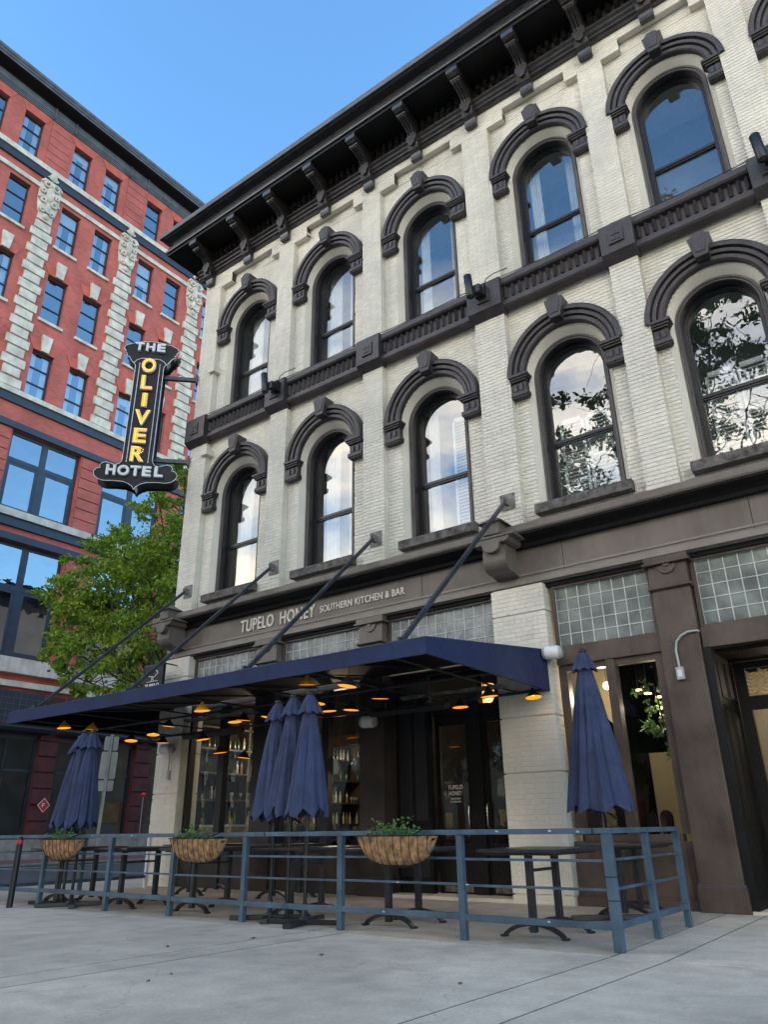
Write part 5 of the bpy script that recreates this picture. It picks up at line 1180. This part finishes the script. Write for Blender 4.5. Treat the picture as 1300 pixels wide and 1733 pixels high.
# house plants in the right window
def foliage(name, label, cat, lobes, nleaf, size, m_, seed, cl=26, parent=None):
    r_ = np.random.RandomState(seed); VV = []; tot = sum(l[3]**2 for l in lobes)
    for (cx, cy, cz, R0) in lobes:
        n = int(nleaf*R0**2/tot); ncl = max(6, int(n/cl)); 
        d = r_.normal(0, 1, (ncl, 3)); d /= np.linalg.norm(d, axis=1)[:, None]; rad = R0*r_.uniform(.25, 1.08, (ncl, 1))**.6; cc = np.array([cx, cy, cz])+d*rad*[1, 1, .8]
        idx = r_.randint(0, ncl, n); out_ = d[idx]; P0 = cc[idx]+r_.normal(0, 1, (n, 3))*[R0*.12, R0*.12, R0*.075]
        a = out_*.5+r_.normal(0, .8, (n, 3)); a[:, 2] -= .25; a /= np.linalg.norm(a, axis=1)[:, None]
        nn = r_.normal(0, .6, (n, 3)); nn[:, 2] += 1.0; b_ = np.cross(a, nn); b_ /= np.linalg.norm(b_, axis=1)[:, None]
        s = size*r_.uniform(.6, 1.25, (n, 1)); c_ = np.cross(a, b_)*s*.12
        VV.append(np.stack([P0, P0+a*s*.45+b_*s*.32+c_, P0+a*s, P0+a*s*.45-b_*s*.32+c_], 1).reshape(-1, 3))
    VV = np.concatenate(VV)
    return bulk(name, VV, np.arange(len(VV)).reshape(-1, 4), m_, parent)
hp = thing('indoor_plant', 'leafy potted climber hanging inside the right shop window', 'plant', (0, 0, 0)); foliage('foliage', '', '', [(10.75, .9, 3.1, .25), (10.95, .8, 2.6, .3), (11.05, .8, 2.1, .25), (10.6, 1.2, 2.7, .3)], 500, .10, PLANT, 3, parent=hp); MB().tube([(10.95, .8, 1.6), (10.9, .85, 2.4), (10.8, .9, 3.2)], .012, 5).build('stem', BARK, hp)

# ================================================================== TREES
def tree(label, base, lobes, nleaf, size, m_, seed, h0, tr_=.16, group=None):
    T_ = thing('street_tree', label, 'tree', base, 0, group); rn_ = random.Random(seed); k = MB(); B = Vector(base)
    fork = Vector((rn_.uniform(-.1, .1), rn_.uniform(-.1, .1), h0)); k.tube([(0, 0, -.1), (.03, .02, h0*.5), fork], tr_, 10, r1=tr_*.7)
    for (cx, cy, cz, R0) in lobes:
        c = Vector((cx, cy, cz))-B; mid = fork.lerp(c, .5)+Vector((rn_.uniform(-.3, .3), rn_.uniform(-.3, .3), rn_.uniform(.1, .6)))
        k.tube([fork, fork.lerp(mid, .5)+Vector((0, 0, .15)), mid, mid.lerp(c, .5), c], tr_*.42, 6, r1=.02)
        for q_ in range(9):
            d = Vector((rn_.gauss(0, 1), rn_.gauss(0, 1), rn_.gauss(.1, .8))).normalized(); s_ = mid.lerp(c, rn_.uniform(.3, 1)); k.tube([s_, s_+d*R0*.55+Vector((0, 0, .1)), s_+d*R0], .022, 4, r1=.006)
    k.build('trunk', BARK, T_)
    f = foliage('crown', '', '', [(a-B.x, b_-B.y, c-B.z, r) for a, b_, c, r in lobes], nleaf, size, m_, seed, 55, parent=T_)
TL = [(-7.3, 4, 12.3, 1.1), (-8.9, 3.7, 11.0, 1.35), (-11.4, 3.5, 10.9, .75), (-12.1, 3.3, 9.7, 1.1), (-10.2, 3.8, 9.5, 1.5), (-7.6, 4, 9.8, 1.7), (-11.6, 3.4, 7.6, 1.1), (-9.6, 3.5, 7.4, 1.4), (-7.2, 4, 7.5, 1.6), (-10.5, 3.4, 6.3, 1.0), (-8, 3.5, 6.0, 1.2), (-6, 4.5, 11, 1.4), (-5.8, 4.5, 8.6, 1.5), (-10.7, 3.6, 8.6, 1.1), (-9.4, 5, 9, 1.7), (-8, 5.5, 10.5, 1.7), (-6.2, 4.2, 13.2, .8)]
tree('bright green leafy street tree beyond the left corner of the brick building', (-6.0, 4.4, -.13), [(a, b_, c, r*.86) for a, b_, c, r in TL], 27000, .17, LEAF, 5, 4.4)
def bigtree(label, x, y, seed, H, R0):
    rn_ = random.Random(seed); lb = []
    for i in range(34):
        a = rn_.uniform(0, 2*pi); rr = rn_.uniform(.2, 1)*R0; z = H-rn_.uniform(0, 1)*(H-4.2); rr *= min(1, (H-z)/5+.25); lb.append((x+rr*cos(a), y+rr*sin(a), z, rn_.uniform(1.3, 2.3)))
    tree(label, (x, y, 0), lb, 30000, .24, LEAF2, seed, 5.2, .24, 'tall trees of the plaza')
bigtree('tallest plaza tree right behind the viewer, mirrored in the right-hand windows', 7.0, -17.5, 31, 27, 6.2)
bigtree('tall plaza tree farther left behind the viewer, mirrored in the fourth window', 1.5, -24, 37, 17, 4.0)
bigtree('tall plaza tree at the right behind the viewer', 20, -21, 41, 17, 4.2)
bigtree('plaza tree in front of the grey stone block, left of the two mirrored ones', -3, -27, 43, 15, 4.0)
bigtree('leftmost plaza tree, standing toward the side street', -11, -30, 47, 14, 4.0)
# unseen row across the plaza, sized to block the low sun, mirrored in glass
def row_house(label, x0, x1, y, H, m_, nst, group=None):
    OB = thing('unseen_plaza_building', label, 'building', ((x0+x1)/2, y, 0)); hs = []; w_ = (x1-x0)/2; n = max(2, int((x1-x0)/4)); st = H/nst
    for i in range(n):
        for j in range(nst):
            u = -w_+(i+.5)*(x1-x0)/n; hs.append((u-.7, u+.7, j*st+.9, j*st+st-.9))
    q_ = MB(); holes_wall(q_, -w_, w_, 0, H, hs, lambda u, v, d: (u, -d, v), .3); q_.build('wall', m_, OB); MB().box(-w_, w_, -14, -.5, 0, H-.1).build('body', m_, OB); MB().box(-w_-.0, w_, -.3, .5, H, H+.7).build('cornice', GREYM, OB)
    for h in hs: MB().add([(h[0], -.2, h[2]), (h[1], -.2, h[2]), (h[1], -.2, h[3]), (h[0], -.2, h[3])], [(0, 1, 2, 3)]).build('window_pane', REDGLASS, OB)
row_house('unseen pale stucco block across the plaza that stops the low sun, mirrored in the left windows', -70, -36, -86, 29.5, OPPM, 7)
row_house('unseen red brick block across the plaza next to the pale stucco one', -36, -12, -85, 28, FARB, 6)
row_house('unseen grey stone block in the middle of the row across the plaza', -12, 14, -86, 29, STONE, 7)
row_house('unseen cream block at the right of the row across the plaza', 14, 50, -85, 20, OPPM, 5)
row_house('unseen tall pale block at the far left end of the row across the plaza', -150, -70, -90, 34, OPPM, 8)
